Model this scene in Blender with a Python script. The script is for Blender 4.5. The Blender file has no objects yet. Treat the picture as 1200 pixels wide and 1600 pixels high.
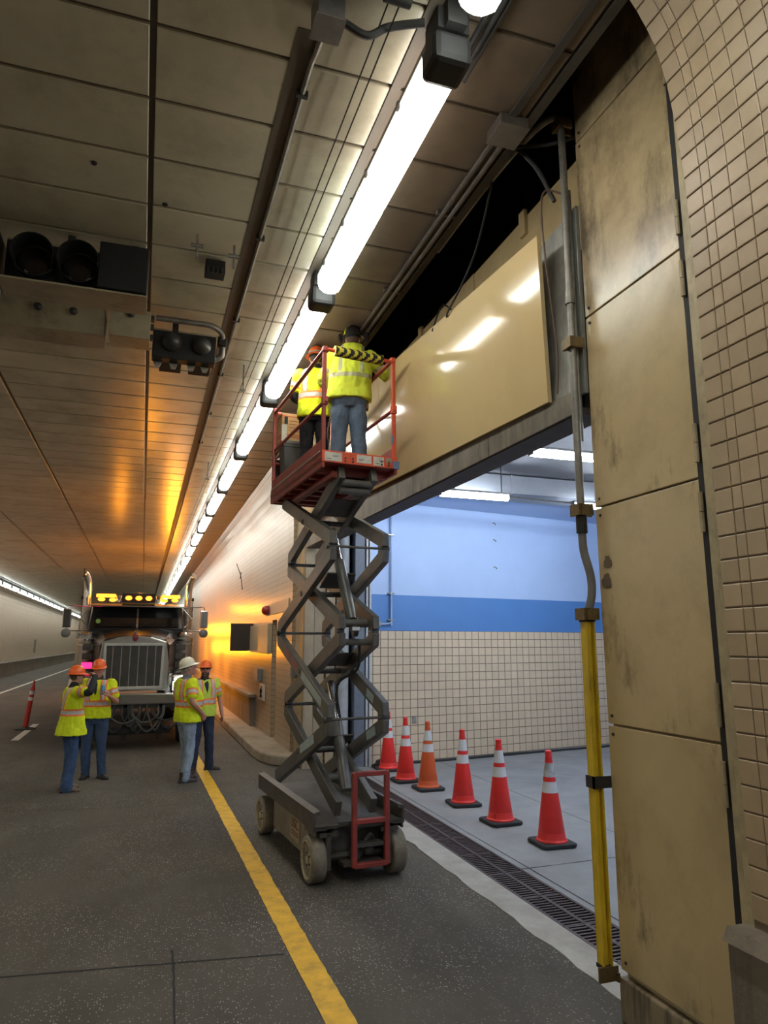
import bpy, math, random
from math import sin, cos, pi, radians as R, sqrt, atan2
from mathutils import Vector as V, Matrix, noise
random.seed(7)
SC = bpy.context.scene
COL = SC.collection

# ------------------------------------------------------------------ camera
cam = bpy.data.cameras.new('camera'); camo = bpy.data.objects.new('camera', cam); COL.objects.link(camo)
cam.sensor_fit = 'VERTICAL'; cam.sensor_height = 24.0; cam.lens = 16.5; cam.clip_end = 500; cam.clip_start = .05
camo.location = (0, 0, 2.0); camo.rotation_euler = (R(90 + 10.557), 0, R(-18.666))
SC.camera = camo
# ------------------------------------------------------------------ world, exposure
w = bpy.data.worlds.new('world'); SC.world = w; w.use_nodes = True
w.node_tree.nodes['Background'].inputs[0].default_value = (.55, .5, .45, 1)
w.node_tree.nodes['Background'].inputs[1].default_value = .02
SC.view_settings.view_transform = 'Standard'; SC.view_settings.look = 'None'
SC.view_settings.gamma = 1; SC.view_settings.use_curve_mapping = False
SC.view_settings.exposure = 0.42
try:
    SC.cycles.max_bounces = 8; SC.cycles.diffuse_bounces = 5; SC.cycles.sample_clamp_indirect = 6
    SC.cycles.use_denoising = True; SC.cycles.use_light_tree = True
except Exception: pass
LAMP = 15.0        # radiance of the tunnel tubes
ROOM = 64.0        # radiance of the garage tubes
AMBER = (1.0, .33, .015)

# ------------------------------------------------------------------ materials
MATS = {}
def mat(name, col, rough=.6, metal=0., var=.12, scale=6., bump=0., dirt=None, dirt_amt=0., dirt_scale=2., spec=.5, emit=0., rnd=0., ecol=None, coat=0., bscale=None, stretch=None):
    if name in MATS: return MATS[name]
    m = bpy.data.materials.new(name); m.use_nodes = True; nt = m.node_tree; N = nt.nodes; L = nt.links
    bs = N['Principled BSDF']
    bs.inputs['Roughness'].default_value = rough; bs.inputs['Metallic'].default_value = metal
    bs.inputs['Specular IOR Level'].default_value = spec
    if coat: bs.inputs['Coat Weight'].default_value = coat; bs.inputs['Coat Roughness'].default_value = .15
    tc = N.new('ShaderNodeTexCoord'); mp = N.new('ShaderNodeMapping'); L.new(tc.outputs['Object'], mp.inputs[0])
    if stretch: mp.inputs['Scale'].default_value = stretch
    geo = N.new('ShaderNodeObjectInfo')
    nz = N.new('ShaderNodeTexNoise'); nz.inputs['Scale'].default_value = scale; nz.inputs['Detail'].default_value = 6; nz.inputs['Roughness'].default_value = .65
    ad = N.new('ShaderNodeVectorMath'); ad.operation = 'ADD'; sc = N.new('ShaderNodeVectorMath'); sc.operation = 'SCALE'; sc.inputs['Scale'].default_value = 3.1
    L.new(geo.outputs['Location'], sc.inputs[0]); L.new(mp.outputs[0], ad.inputs[0]); L.new(sc.outputs[0], ad.inputs[1]); L.new(ad.outputs[0], nz.inputs['Vector'])
    rp = N.new('ShaderNodeMapRange'); rp.inputs['From Min'].default_value = .3; rp.inputs['From Max'].default_value = .7
    rp.inputs['To Min'].default_value = 1 - var; rp.inputs['To Max'].default_value = 1 + var; L.new(nz.outputs[0], rp.inputs[0])
    val = rp.outputs[0]
    if rnd:
        r2 = N.new('ShaderNodeMapRange'); r2.inputs['To Min'].default_value = 1 - rnd; r2.inputs['To Max'].default_value = 1 + rnd
        L.new(geo.outputs['Random'], r2.inputs[0]); mu = N.new('ShaderNodeMath'); mu.operation = 'MULTIPLY'
        L.new(val, mu.inputs[0]); L.new(r2.outputs[0], mu.inputs[1]); val = mu.outputs[0]
    vm = N.new('ShaderNodeVectorMath'); vm.operation = 'SCALE'; vm.inputs[0].default_value = col[:3]; L.new(val, vm.inputs['Scale'])
    out = vm.outputs[0]
    if dirt:
        n2 = N.new('ShaderNodeTexNoise'); n2.inputs['Scale'].default_value = dirt_scale; n2.inputs['Detail'].default_value = 8; n2.inputs['Roughness'].default_value = .7
        L.new(ad.outputs[0], n2.inputs['Vector'])
        r3 = N.new('ShaderNodeMapRange'); r3.inputs['From Min'].default_value = .48; r3.inputs['From Max'].default_value = .75; r3.inputs['To Max'].default_value = dirt_amt
        L.new(n2.outputs[0], r3.inputs[0]); mx = N.new('ShaderNodeMix'); mx.data_type = 'RGBA'
        L.new(r3.outputs[0], mx.inputs['Factor']); L.new(out, mx.inputs['A']); mx.inputs['B'].default_value = (*dirt, 1); out = mx.outputs['Result']
    L.new(out, bs.inputs['Base Color'])
    if bump:
        bp = N.new('ShaderNodeBump'); bp.inputs['Strength'].default_value = bump; bp.inputs['Distance'].default_value = .01
        src = nz.outputs[0]
        if bscale:
            n3 = N.new('ShaderNodeTexNoise'); n3.inputs['Scale'].default_value = bscale; n3.inputs['Detail'].default_value = 4; L.new(ad.outputs[0], n3.inputs['Vector']); src = n3.outputs[0]
        L.new(src, bp.inputs['Height']); L.new(bp.outputs[0], bs.inputs['Normal'])
    if emit:
        bs.inputs['Emission Color'].default_value = (*(ecol or col)[:3], 1); bs.inputs['Emission Strength'].default_value = emit
    MATS[name] = m; m['tree'] = 1
    return m

def asphalt(name, base, speck, amt):
    m = mat(name, base, rough=.82, var=.3, scale=1.3, bump=.35, bscale=180., spec=.35, dirt=tuple(x * .55 for x in base), dirt_amt=.7, dirt_scale=.7, stretch=(1, .45, 1))
    nt = m.node_tree; N = nt.nodes; L = nt.links; bs = N['Principled BSDF']
    tc = N['Texture Coordinate']; vo = N.new('ShaderNodeTexVoronoi'); vo.inputs['Scale'].default_value = 62; L.new(tc.outputs['Object'], vo.inputs['Vector'])
    n = N.new('ShaderNodeTexNoise'); n.inputs['Scale'].default_value = 1.1; n.inputs['Detail'].default_value = 5; L.new(tc.outputs['Object'], n.inputs['Vector'])
    a = N.new('ShaderNodeMapRange'); a.inputs['From Min'].default_value = .34; a.inputs['From Max'].default_value = .14; a.inputs['To Max'].default_value = 1; L.new(vo.outputs['Distance'], a.inputs[0])
    sp = N.new('ShaderNodeSeparateColor'); L.new(vo.outputs['Color'], sp.inputs[0])
    g = N.new('ShaderNodeMath'); g.operation = 'GREATER_THAN'; g.inputs[1].default_value = .62; L.new(sp.outputs[0], g.inputs[0])
    b = N.new('ShaderNodeMapRange'); b.inputs['From Min'].default_value = .28; b.inputs['From Max'].default_value = .6; b.inputs['To Max'].default_value = amt; L.new(n.outputs[0], b.inputs[0])
    m1 = N.new('ShaderNodeMath'); m1.operation = 'MULTIPLY'; L.new(a.outputs[0], m1.inputs[0]); L.new(g.outputs[0], m1.inputs[1])
    m2 = N.new('ShaderNodeMath'); m2.operation = 'MULTIPLY'; L.new(m1.outputs[0], m2.inputs[0]); L.new(b.outputs[0], m2.inputs[1])
    src = bs.inputs['Base Color'].links[0].from_socket
    mx = N.new('ShaderNodeMix'); mx.data_type = 'RGBA'; L.new(m2.outputs[0], mx.inputs['Factor']); L.new(src, mx.inputs['A']); mx.inputs['B'].default_value = (*speck, 1)
    L.new(mx.outputs['Result'], bs.inputs['Base Color'])
    return m

def grime(m, col, lo, hi, amt, zs, scale=3., stretch=(1, 1, .25)):
    """soot and grease that gathers on a surface: a second stain layer with streaks that run down"""
    nt = m.node_tree; N = nt.nodes; L = nt.links; bs = N['Principled BSDF']
    tc = N['Texture Coordinate']; mp = N.new('ShaderNodeMapping'); mp.inputs['Scale'].default_value = stretch; L.new(tc.outputs['Object'], mp.inputs[0])
    n = N.new('ShaderNodeTexNoise'); n.inputs['Scale'].default_value = scale; n.inputs['Detail'].default_value = 9; n.inputs['Roughness'].default_value = .72; L.new(mp.outputs[0], n.inputs['Vector'])
    a = N.new('ShaderNodeMapRange'); a.inputs['From Min'].default_value = lo; a.inputs['From Max'].default_value = hi; a.inputs['To Max'].default_value = amt; L.new(n.outputs[0], a.inputs[0])
    src = bs.inputs['Base Color'].links[0].from_socket
    mx = N.new('ShaderNodeMix'); mx.data_type = 'RGBA'; L.new(a.outputs[0], mx.inputs['Factor']); L.new(src, mx.inputs['A']); mx.inputs['B'].default_value = (*col, 1)
    L.new(mx.outputs['Result'], bs.inputs['Base Color'])
    return m

def tilemat(name, col, joint, size, axis='YZ', rough=.28):
    """glazed tile too far away to build one by one: brick pattern on the real wall"""
    m = mat(name, col, rough=rough, var=.1, scale=2.)
    nt = m.node_tree; N = nt.nodes; L = nt.links; bs = N['Principled BSDF']; tc = N['Texture Coordinate']
    sp = N.new('ShaderNodeSeparateXYZ'); L.new(tc.outputs['Object'], sp.inputs[0]); cb = N.new('ShaderNodeCombineXYZ')
    L.new(sp.outputs['Y' if axis == 'YZ' else 'X'], cb.inputs['X']); L.new(sp.outputs['Z'], cb.inputs['Y'])
    br = N.new('ShaderNodeTexBrick'); br.offset = 0; br.inputs['Scale'].default_value = 1; br.inputs['Mortar Size'].default_value = size * .05
    br.inputs['Brick Width'].default_value = size; br.inputs['Row Height'].default_value = size; br.inputs['Bias'].default_value = -1
    L.new(cb.outputs[0], br.inputs['Vector'])
    src = bs.inputs['Base Color'].links[0].from_socket
    mx = N.new('ShaderNodeMix'); mx.data_type = 'RGBA'; L.new(br.outputs['Fac'], mx.inputs['Factor']); L.new(src, mx.inputs['A']); mx.inputs['B'].default_value = (*joint, 1)
    L.new(mx.outputs['Result'], bs.inputs['Base Color'])
    return m

# ------------------------------------------------------------------ mesh builder
class B:
    def __init__(s): s.v = []; s.f = []; s.m = []; s.mi = 0
    def add(s, vs, fs):
        o = len(s.v); s.v += [V(p) for p in vs]; s.f += [tuple(i + o for i in f) for f in fs]; s.m += [s.mi] * len(fs); return s
    def box(s, c, d, rot=None):
        hx, hy, hz = d[0] / 2, d[1] / 2, d[2] / 2
        vs = [V((x, y, z)) for x in (-hx, hx) for y in (-hy, hy) for z in (-hz, hz)]
        if rot is not None: vs = [rot @ p for p in vs]
        return s.add([p + V(c) for p in vs], [(0, 1, 3, 2), (4, 6, 7, 5), (0, 4, 5, 1), (2, 3, 7, 6), (0, 2, 6, 4), (1, 5, 7, 3)])
    def b2(s, x0, x1, y0, y1, z0, z1): return s.box(((x0 + x1) / 2, (y0 + y1) / 2, (z0 + z1) / 2), (abs(x1 - x0), abs(y1 - y0), abs(z1 - z0)))
    def quad(s, *p): return s.add(p, [tuple(range(len(p)))])
    def hexa(s, p): return s.add(p, [(0, 3, 2, 1), (4, 5, 6, 7), (0, 1, 5, 4), (1, 2, 6, 5), (2, 3, 7, 6), (3, 0, 4, 7)])   # bottom 4, top 4
    def loft(s, rings, close=True, caps=True):
        n = len(rings[0]); vs = [p for r in rings for p in r]; fs = []
        for i in range(len(rings) - 1):
            for j in range(n if close else n - 1):
                k = (j + 1) % n; fs.append((i * n + j, i * n + k, (i + 1) * n + k, (i + 1) * n + j))
        if caps: fs.append(tuple(range(n))[::-1]); fs.append(tuple((len(rings) - 1) * n + j for j in range(n)))
        return s.add(vs, fs)
    def tube(s, pts, r, n=10, caps=True, flat=1.):
        pts = [V(p) for p in pts]; m = len(pts); rs = r if isinstance(r, (list, tuple)) else [r] * m
        ts = [(pts[min(i + 1, m - 1)] - pts[max(i - 1, 0)]).normalized() for i in range(m)]
        u = ts[0].orthogonal().normalized() if abs(ts[0].z) > .9 else ts[0].cross(V((0, 0, 1))).normalized()
        rings = []
        for i in range(m):
            u = (u - ts[i] * u.dot(ts[i])).normalized(); q = ts[i].cross(u)
            rings.append([pts[i] + (u * cos(2 * pi * k / n) + q * (sin(2 * pi * k / n) * flat)) * rs[i] for k in range(n)])
        return s.loft(rings, True, caps)
    def bar(s, a, b, w, h=None):
        a = V(a); b = V(b); h = h or w; t = (b - a).normalized()
        u = t.orthogonal().normalized() if abs(t.z) > .95 else t.cross(V((0, 0, 1))).normalized()
        if abs(t.z) > .95: u = V((1, 0, 0))
        q = t.cross(u); R_ = []
        for p in (a, b): R_.append([p + u * (w / 2 * x) + q * (h / 2 * y) for x, y in ((-1, -1), (1, -1), (1, 1), (-1, 1))])
        return s.loft(R_)
    def lathe(s, prof, c=(0, 0, 0), n=24, mtx=None):
        rings = [[V((r * cos(2 * pi * k / n), r * sin(2 * pi * k / n), z)) for k in range(n)] for r, z in prof]
        if mtx is not None: rings = [[mtx @ p for p in r] for r in rings]
        rings = [[p + V(c) for p in r] for r in rings]
        return s.loft(rings)
    def disc(s, c, axis, r, t, n=20):
        c = V(c); a = V(axis).normalized(); return s.tube([c - a * t / 2, c + a * t / 2], r, n)
    def ell(s, c, r, n=14, m=9, mtx=None):
        rings = []
        for i in range(1, m):
            a = pi * i / m
            rings.append([V((r[0] * sin(a) * cos(2 * pi * k / n), r[1] * sin(a) * sin(2 * pi * k / n), -r[2] * cos(a))) for k in range(n)])
        if mtx is not None: rings = [[mtx @ p for p in q] for q in rings]
        return s.loft([[p + V(c) for p in q] for q in rings])
    def prism(s, out, f0, f1):
        a = [f0(*p) for p in out]; b = [f1(*p) for p in out]
        ar = sum(out[i][0] * out[(i + 1) % len(out)][1] - out[(i + 1) % len(out)][0] * out[i][1] for i in range(len(out)))
        return s.loft([a, b] if ar > 0 else [a[::-1], b[::-1]])
    def xf(s, M_):
        s.v = [M_ @ p for p in s.v]; return s
    def mesh(s, name, mats, smooth=False, sharp=38):
        me = bpy.data.meshes.new(name); me.from_pydata([tuple(p) for p in s.v], [], s.f)
        for m in (mats if isinstance(mats, (list, tuple)) else [mats]): me.materials.append(m)
        me.polygons.foreach_set('material_index', s.m)
        if smooth:
            me.polygons.foreach_set('use_smooth', [True] * len(s.f)); me.update()
            me.set_sharp_from_angle(angle=R(sharp))
        me.update(); return me
    def build(s, name, mats, parent=None, smooth=False, bevel=0., world=False, label=None, sharp=38, recalc=False):
        if world and parent is not None:
            M_ = frame(parent).inverted(); s.v = [M_ @ p for p in s.v]
        o = bpy.data.objects.new(name, s.mesh(name, mats, smooth, sharp)); COL.objects.link(o)
        if parent is not None: o.parent = parent
        if bevel: bev(o, bevel)
        if label: o['label'] = label
        return o
    def solo(s, name, mats, label=None, cat=None, group=None, kind=None, smooth=False, bevel=0., sharp=38):
        lo = [min(p[i] for p in s.v) for i in range(3)]; hi = [max(p[i] for p in s.v) for i in range(3)]
        c = V(((lo[0] + hi[0]) / 2, (lo[1] + hi[1]) / 2, lo[2])); s.v = [p - c for p in s.v]
        o = s.build(name, mats, None, smooth, bevel, sharp=sharp); o.location = c
        tag(o, label, cat, group, kind); return o

def bev(o, wd, seg=2):
    m = o.modifiers.new('bevel', 'BEVEL'); m.width = wd; m.segments = seg; m.limit_method = 'ANGLE'; m.angle_limit = R(40); m.harden_normals = False
def frame(o):
    M_ = Matrix.Identity(4)
    while o is not None:
        M_ = o.matrix_basis @ M_; o = o.parent
    return M_
def tag(o, label=None, cat=None, group=None, kind=None):
    if label: o['label'] = label
    if cat: o['category'] = cat
    if group: o['group'] = group
    if kind: o['kind'] = kind
    return o
def thing(name, label, cat, loc=(0, 0, 0), rz=0., group=None, kind=None):
    o = bpy.data.objects.new(name, None); COL.objects.link(o); o.empty_display_size = .1
    o.location = loc; o.rotation_euler = (0, 0, rz); return tag(o, label, cat, group, kind)
def dup(o, parent=None):
    c = o.copy(); COL.objects.link(c); c.parent = parent
    for ch in list(o.children): dup(ch, c)
    return c
def place(name, me, parent, loc, rot=(0, 0, 0), sc=None):
    o = bpy.data.objects.new(name, me); COL.objects.link(o); o.parent = parent; o.location = loc; o.rotation_euler = rot
    if sc: o.scale = sc
    return o
def text(s, size, mtx, m, parent, name='lettering', ext=.001):
    c = bpy.data.curves.new(name + '_curve', 'FONT'); c.body = s; c.size = size; c.extrude = ext; c.align_x = 'CENTER'; c.align_y = 'CENTER'; c.materials.append(m)
    tmp = bpy.data.objects.new('tmp', c); me = bpy.data.meshes.new_from_object(tmp); bpy.data.objects.remove(tmp); me.name = name
    o = bpy.data.objects.new(name, me); COL.objects.link(o); o.parent = parent; o.matrix_basis = mtx; return o
def cat_rom(pts, per=6):
    pts = [V(p) for p in pts]; P = [pts[0] * 2 - pts[1]] + pts + [pts[-1] * 2 - pts[-2]]; out = []
    for i in range(1, len(P) - 2):
        for k in range(per):
            t = k / per; a, b, c, d = P[i - 1:i + 3]
            out.append(.5 * (2 * b + (c - a) * t + (2 * a - 5 * b + 4 * c - d) * t * t + (3 * b - a - 3 * c + d) * t ** 3))
    return out + [pts[-1]]

# common materials
M_ceil = mat('ceiling_enamel', (.50, .45, .325), rough=.27, var=.1, scale=1.6, dirt=(.16, .125, .08), dirt_amt=.45, dirt_scale=1.4, rnd=.07, spec=.45, bump=.05, bscale=3.)
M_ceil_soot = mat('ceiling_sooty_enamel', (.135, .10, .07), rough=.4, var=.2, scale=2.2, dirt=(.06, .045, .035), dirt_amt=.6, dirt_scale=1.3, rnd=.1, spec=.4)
M_seam = mat('dark_ceiling_grid', (.09, .07, .048), rough=.6)
M_tile = mat('glazed_cream_tile', (.40, .295, .185), rough=.36, var=.07, scale=7, rnd=.09, dirt=(.3, .21, .13), dirt_amt=.3, dirt_scale=5., spec=.5)
M_grout = mat('dark_grout', (.17, .125, .08), rough=.9)
M_walltile = tilemat('far_tile_wall', (.40, .305, .205), (.16, .12, .08), .108, 'YZ', .3)
M_panel = grime(mat('cream_enamel_panel', (.50, .38, .205), rough=.30, var=.09, scale=1.6, dirt=(.2, .14, .075), dirt_amt=.4, dirt_scale=2.2, spec=.5, bump=.05, bscale=5.), (.07, .05, .03), .565, .70, .7, 1, 3.6, (1, 1, .4))
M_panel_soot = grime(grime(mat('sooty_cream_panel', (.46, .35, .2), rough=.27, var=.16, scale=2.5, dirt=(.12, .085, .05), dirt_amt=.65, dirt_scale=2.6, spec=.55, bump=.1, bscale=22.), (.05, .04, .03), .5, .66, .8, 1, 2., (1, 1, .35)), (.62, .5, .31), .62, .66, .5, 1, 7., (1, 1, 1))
M_clean = mat('clean_cream_sheet', (.60, .45, .23), rough=.11, var=.05, scale=1., spec=.5, dirt=(.4, .29, .15), dirt_amt=.25, dirt_scale=1.2)
M_galv = mat('galvanised_sheet', (.32, .31, .28), rough=.42, metal=.5, var=.3, scale=5, dirt=(.12, .1, .08), dirt_amt=.5, dirt_scale=3., bump=.1)
M_conc = mat('grey_concrete', (.36, .35, .34), rough=.85, var=.14, scale=3, bump=.25, bscale=60., dirt=(.2, .18, .17), dirt_amt=.6, dirt_scale=1.)
M_conc_dark = grime(mat('stained_concrete', (.2, .165, .125), rough=.88, var=.25, scale=4, bump=.3, bscale=50., dirt=(.08, .065, .05), dirt_amt=.7, dirt_scale=1.6), (.05, .04, .03), .52, .7, .7, 1, 3., (1.5, 1.5, .2))
M_black = mat('flat_black', (.012, .011, .011), rough=.7, var=.3)
M_blackmetal = mat('black_painted_metal', (.025, .024, .024), rough=.5, var=.3, scale=12, spec=.5)
M_steel = mat('dull_conduit_steel', (.24, .225, .2), rough=.5, metal=.6, var=.25, scale=10, dirt=(.08, .065, .05), dirt_amt=.6, dirt_scale=6.)
M_rub = mat('black_rubber', (.025, .025, .026), rough=.75, var=.2)
M_chrome = mat('chrome', (.75, .75, .76), rough=.14, metal=1., var=.05)
M_brass = mat('stained_brass', (.16, .11, .05), rough=.5, metal=.5, var=.3, scale=30)
M_asphalt = asphalt('asphalt', (.086, .073, .059), (.55, .5, .44), 1.)
M_darkstrip = mat('dark_sealant', (.012, .011, .01), rough=.8)
M_yellow = mat('yellow_road_paint', (.72, .40, .02), rough=.65, var=.14, scale=9, dirt=(.16, .1, .03), dirt_amt=.55, dirt_scale=7.)
M_white_paint = mat('white_road_paint', (.6, .57, .5), rough=.6, var=.1, scale=8, dirt=(.2, .19, .17), dirt_amt=.5, dirt_scale=5.)
M_lens = mat('lit_tube_lens', (.9, .93, .9), rough=.3, emit=LAMP, ecol=(.93, 1., .93))
M_lens_warm = mat('lit_tube_lens_warm', (.95, .9, .85), rough=.3, emit=LAMP * .85, ecol=(1., .93, .84))
for m_ in (M_lens, M_lens_warm):
    nt = m_.node_tree; N = nt.nodes; tc = N['Texture Coordinate']; sp = N.new('ShaderNodeSeparateXYZ'); nt.links.new(tc.outputs['Object'], sp.inputs[0])
    ab = N.new('ShaderNodeMath'); ab.operation = 'ABSOLUTE'; nt.links.new(sp.outputs['X'], ab.inputs[0])
    mr = N.new('ShaderNodeMapRange'); mr.interpolation_type = 'SMOOTHSTEP'; mr.inputs['From Min'].default_value = .075; mr.inputs['From Max'].default_value = .104; e0 = N['Principled BSDF'].inputs['Emission Strength'].default_value
    mr.inputs['To Min'].default_value = e0 * 1.25; mr.inputs['To Max'].default_value = .9; nt.links.new(ab.outputs[0], mr.inputs[0]); nt.links.new(mr.outputs[0], N['Principled BSDF'].inputs['Emission Strength'])
M_roomlens = mat('lit_garage_lens', (.9, .93, 1), rough=.3, emit=ROOM, ecol=(.82, .91, 1.))
M_grey_metal = mat('grey_painted_metal', (.22, .22, .21), rough=.5, var=.15, scale=8, dirt=(.1, .09, .08), dirt_amt=.4)

# ------------------------------------------------------------------ structure: floor
X_AP, X_G0, X_G1, Y0, Y1 = 2.71, 2.97, 3.35, -14., 170.
b = B(); n = 90
b.quad((-8.4, Y0, 0), (X_AP, Y0, 0), (X_AP, Y1, 0), (-8.4, Y1, 0))
fl = b.solo('floor', M_asphalt, kind='structure')
rnd = random.Random(3)
def strip(parent, pts, wd, m, z, name, jit=.004):
    b = B(); pts = cat_rom([V((p[0], p[1], z)) for p in pts], 8); t = [(pts[min(i + 1, len(pts) - 1)] - pts[max(i - 1, 0)]).normalized() for i in range(len(pts))]
    l = [p + V((-q.y, q.x, 0)) * (wd / 2 + rnd.uniform(-jit, jit)) for p, q in zip(pts, t)]; r = [p - V((-q.y, q.x, 0)) * (wd / 2 + rnd.uniform(-jit, jit)) for p, q in zip(pts, t)]
    b.loft([[a, c] for a, c in zip(r, l)], False, False); return b.build(name, m, parent, world=True)
strip(fl, [(-3., 5.55), (-.7, 5.233), (.304, 5.096), (1., 5.0)], .016, M_darkstrip, .002, 'joint_sealant')
strip(fl, [(.304, 5.3), (.304, 5.0), (.28, 4.0), (.24, 0.)], .014, M_darkstrip, .0022, 'joint_sealant')
strip(fl, [(-1.4, 10.0), (.1, 9.75), (.85, 9.8)], .012, M_darkstrip, .002, 'road_crack')
strip(fl, [(-.6, 8.9), (.6, 8.75)], .01, M_darkstrip, .0022, 'road_crack')
# concrete apron beside the drain, with a ragged road edge
b = B(); ed = []
k = 0; y = 2.0
while y < 13:
    ed.append((X_AP + rnd.uniform(-.02, .02), y)); y += .17
out = ed + [(X_G0, 13), (X_G0, 2.0)]
b.prism(out, lambda x, y: V((x, y, -.06)), lambda x, y: V((x, y, .006)))
b.solo('floor_apron', mat('pale_apron_concrete', (.40, .38, .345), rough=.85, var=.16, scale=4, bump=.25, bscale=70., dirt=(.2, .17, .14), dirt_amt=.6, dirt_scale=1.3), kind='structure')
# garage floor and the drain channel
b = B(); b.b2(X_G1, 12.5, 2.0, 14, -.3, .004); b.mi = 1; b.b2(X_G0, X_G1, 2., 14, -.3, -.12); b.mi = 2
gf = b.solo('floor_garage', [mat('garage_floor_concrete', (.27, .272, .278), rough=.7, var=.16, scale=1.5, bump=.15, bscale=40., dirt=(.17, .17, .18), dirt_amt=.6, dirt_scale=.7, spec=.4), M_black, M_darkstrip], kind='structure')
strip(gf, [(3.35, 6.05), (5, 6.1), (9, 6.2)], .012, M_darkstrip, .006, 'joint_sealant'); strip(gf, [(4.9, 3.2), (4.95, 12)], .012, M_darkstrip, .006, 'joint_sealant')
strip(gf, [(3.42, 2.2), (3.43, 12.8)], .012, M_darkstrip, .006, 'joint_sealant')
drain = thing('channel_drain', 'long rusty slotted drain grating set in the concrete across the garage doorway', 'drain', (3.16, 7.5, 0))
def grate_mesh():
    b = B(); L_ = .60; W = .375
    for x in (-W / 2 + .012, W / 2 - .012): b.box((x, 0, -.008), (.024, L_ - .008, .03))
    b.box((0, 0, -.008), (.034, L_ - .008, .03))
    nb = 12
    for i in range(nb + 1):
        yy = -L_ / 2 + .004 + (L_ - .008) * i / nb
        if i in (0, nb): yy += .008 if i == 0 else -.008
        for s in (-1, 1): b.box((s * .0885, yy, -.010), (.145, .021, .026))
    return b.mesh('grate', grate_mesh.m)
grate_mesh.m = mat('rusty_cast_iron', (.062, .042, .04), rough=.6, metal=.3, var=.35, scale=20, rnd=.15)
gm = grate_mesh()
for i in range(17): place('grate', gm, drain, (0, 2.4 + .6 * i + .3 - 7.5, 0))
# markings
b = B(); pr = []; y = -6.; Lx = []; Rx = []
while y < 60:
    xc = 1.13 - .0125 * max(y - 4, 0) if y < 14 else 1.005 + .0 * y
    step = .07 if y < 14 else .6
    Lx.append((xc - .082 + rnd.uniform(-.004, .004), y)); Rx.append((xc + .082 + rnd.uniform(-.004, .004), y)); y += step
b.loft([[V((a[0], a[1], .004)), V((c[0], c[1], .004))] for a, c in zip(Lx, Rx)], False, False); b.f = [f for f in b.f]
b.solo('yellow_edge_line', M_yellow, 'worn yellow edge line painted along the road past the scissor lift', 'road marking')
b = B(); b.quad((-5.42, -8, .004), (-5.27, -8, .004), (-5.27, 150, .004), (-5.42, 150, .004)); b.solo('white_edge_line', M_white_paint, 'long white edge line by the far left walkway of the tunnel', 'road marking')
b = B(); b.quad((-2.48, 17.0, .004), (-2.33, 17.0, .004), (-2.33, 20.2, .004), (-2.48, 20.2, .004)); b.solo('lane_dash', M_white_paint, 'short white lane dash under the orange delineator post', 'road marking')

# ------------------------------------------------------------------ structure: ceiling
ZC = 5.35
b = B(); b.quad((-8.3, Y0, ZC + .012), (-8.3, Y1, ZC + .012), (2.2, Y1, ZC + .012), (2.2, Y0, ZC + .012)); b.b2(-8.3, 2.2, Y0, Y1, ZC + .05, ZC + .25)
ceil = b.solo('ceiling', M_seam, kind='structure')
cols = [(-7.15, -5.4), (-5.4, -3.65), (-3.65, -1.9), (-1.9, -.14), (-.14, .72), (.72, 1.27)]
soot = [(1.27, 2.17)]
pitch = .57; ystart = 3.54 - pitch * 5
def panel_mesh(wd, m, ln=pitch):
    b = B(); g = .019; w2, l2 = wd / 2 - g, ln / 2 - g * .75
    o = [(-w2, -l2), (w2, -l2), (w2, l2), (-w2, l2)]
    b.loft([[V((x, y, .012)) for x, y in o], [V((x, y, -.004)) for x, y in o], [V((x * (1 - .012 / wd), y * (1 - .016 / ln), -.010)) for x, y in o]][::-1]); return b.mesh('panel', m)
cz = ceil.location.z
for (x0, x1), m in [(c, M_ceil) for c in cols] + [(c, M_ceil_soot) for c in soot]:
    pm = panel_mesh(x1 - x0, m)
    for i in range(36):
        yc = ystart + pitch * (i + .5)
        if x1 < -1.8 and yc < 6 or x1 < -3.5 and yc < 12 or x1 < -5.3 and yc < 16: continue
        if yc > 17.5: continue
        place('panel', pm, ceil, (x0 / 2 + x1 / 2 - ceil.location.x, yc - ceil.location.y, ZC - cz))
b = B()
for ci, (x0, x1) in enumerate(cols + soot):
    b.mi = 1 if (x0, x1) in soot else 0
    yy = [ystart + pitch * i for i in range(-30, 110)]
    for y in yy:
        yc = y + pitch / 2
        built = 0 <= round((y - ystart) / pitch) < 36 and yc <= 17.5 and not (x1 < -1.8 and yc < 6 or x1 < -3.5 and yc < 12 or x1 < -5.3 and yc < 16)
        if not built: b.quad((x0 + .014, y + .011, ZC - .008), (x0 + .014, y + pitch - .011, ZC - .008), (x1 - .014, y + pitch - .011, ZC - .008), (x1 - .014, y + .011, ZC - .008))
    yf = yy[-1] + pitch
    b.quad((x0 + .014, yf, ZC - .008), (x0 + .014, Y1, ZC - .008), (x1 - .014, Y1, ZC - .008), (x1 - .014, yf, ZC - .008))
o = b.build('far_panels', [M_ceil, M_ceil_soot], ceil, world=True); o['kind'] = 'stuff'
# edge trims of the ceiling
b = B(); b.b2(2.17, 2.235, Y0, 12.5, ZC - .008, ZC + .26); b.b2(2.03, 2.08, 2, 12.5, ZC - .03, ZC - .009); b.solo('trim_1', mat('dark_edge_steel', (.06, .052, .045), rough=.55, var=.3), kind='structure')
b = B(); b.b2(1.24, 1.30, Y0, 150, ZC - .022, ZC - .006); b.solo('trim_2', M_seam, kind='structure')

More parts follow.
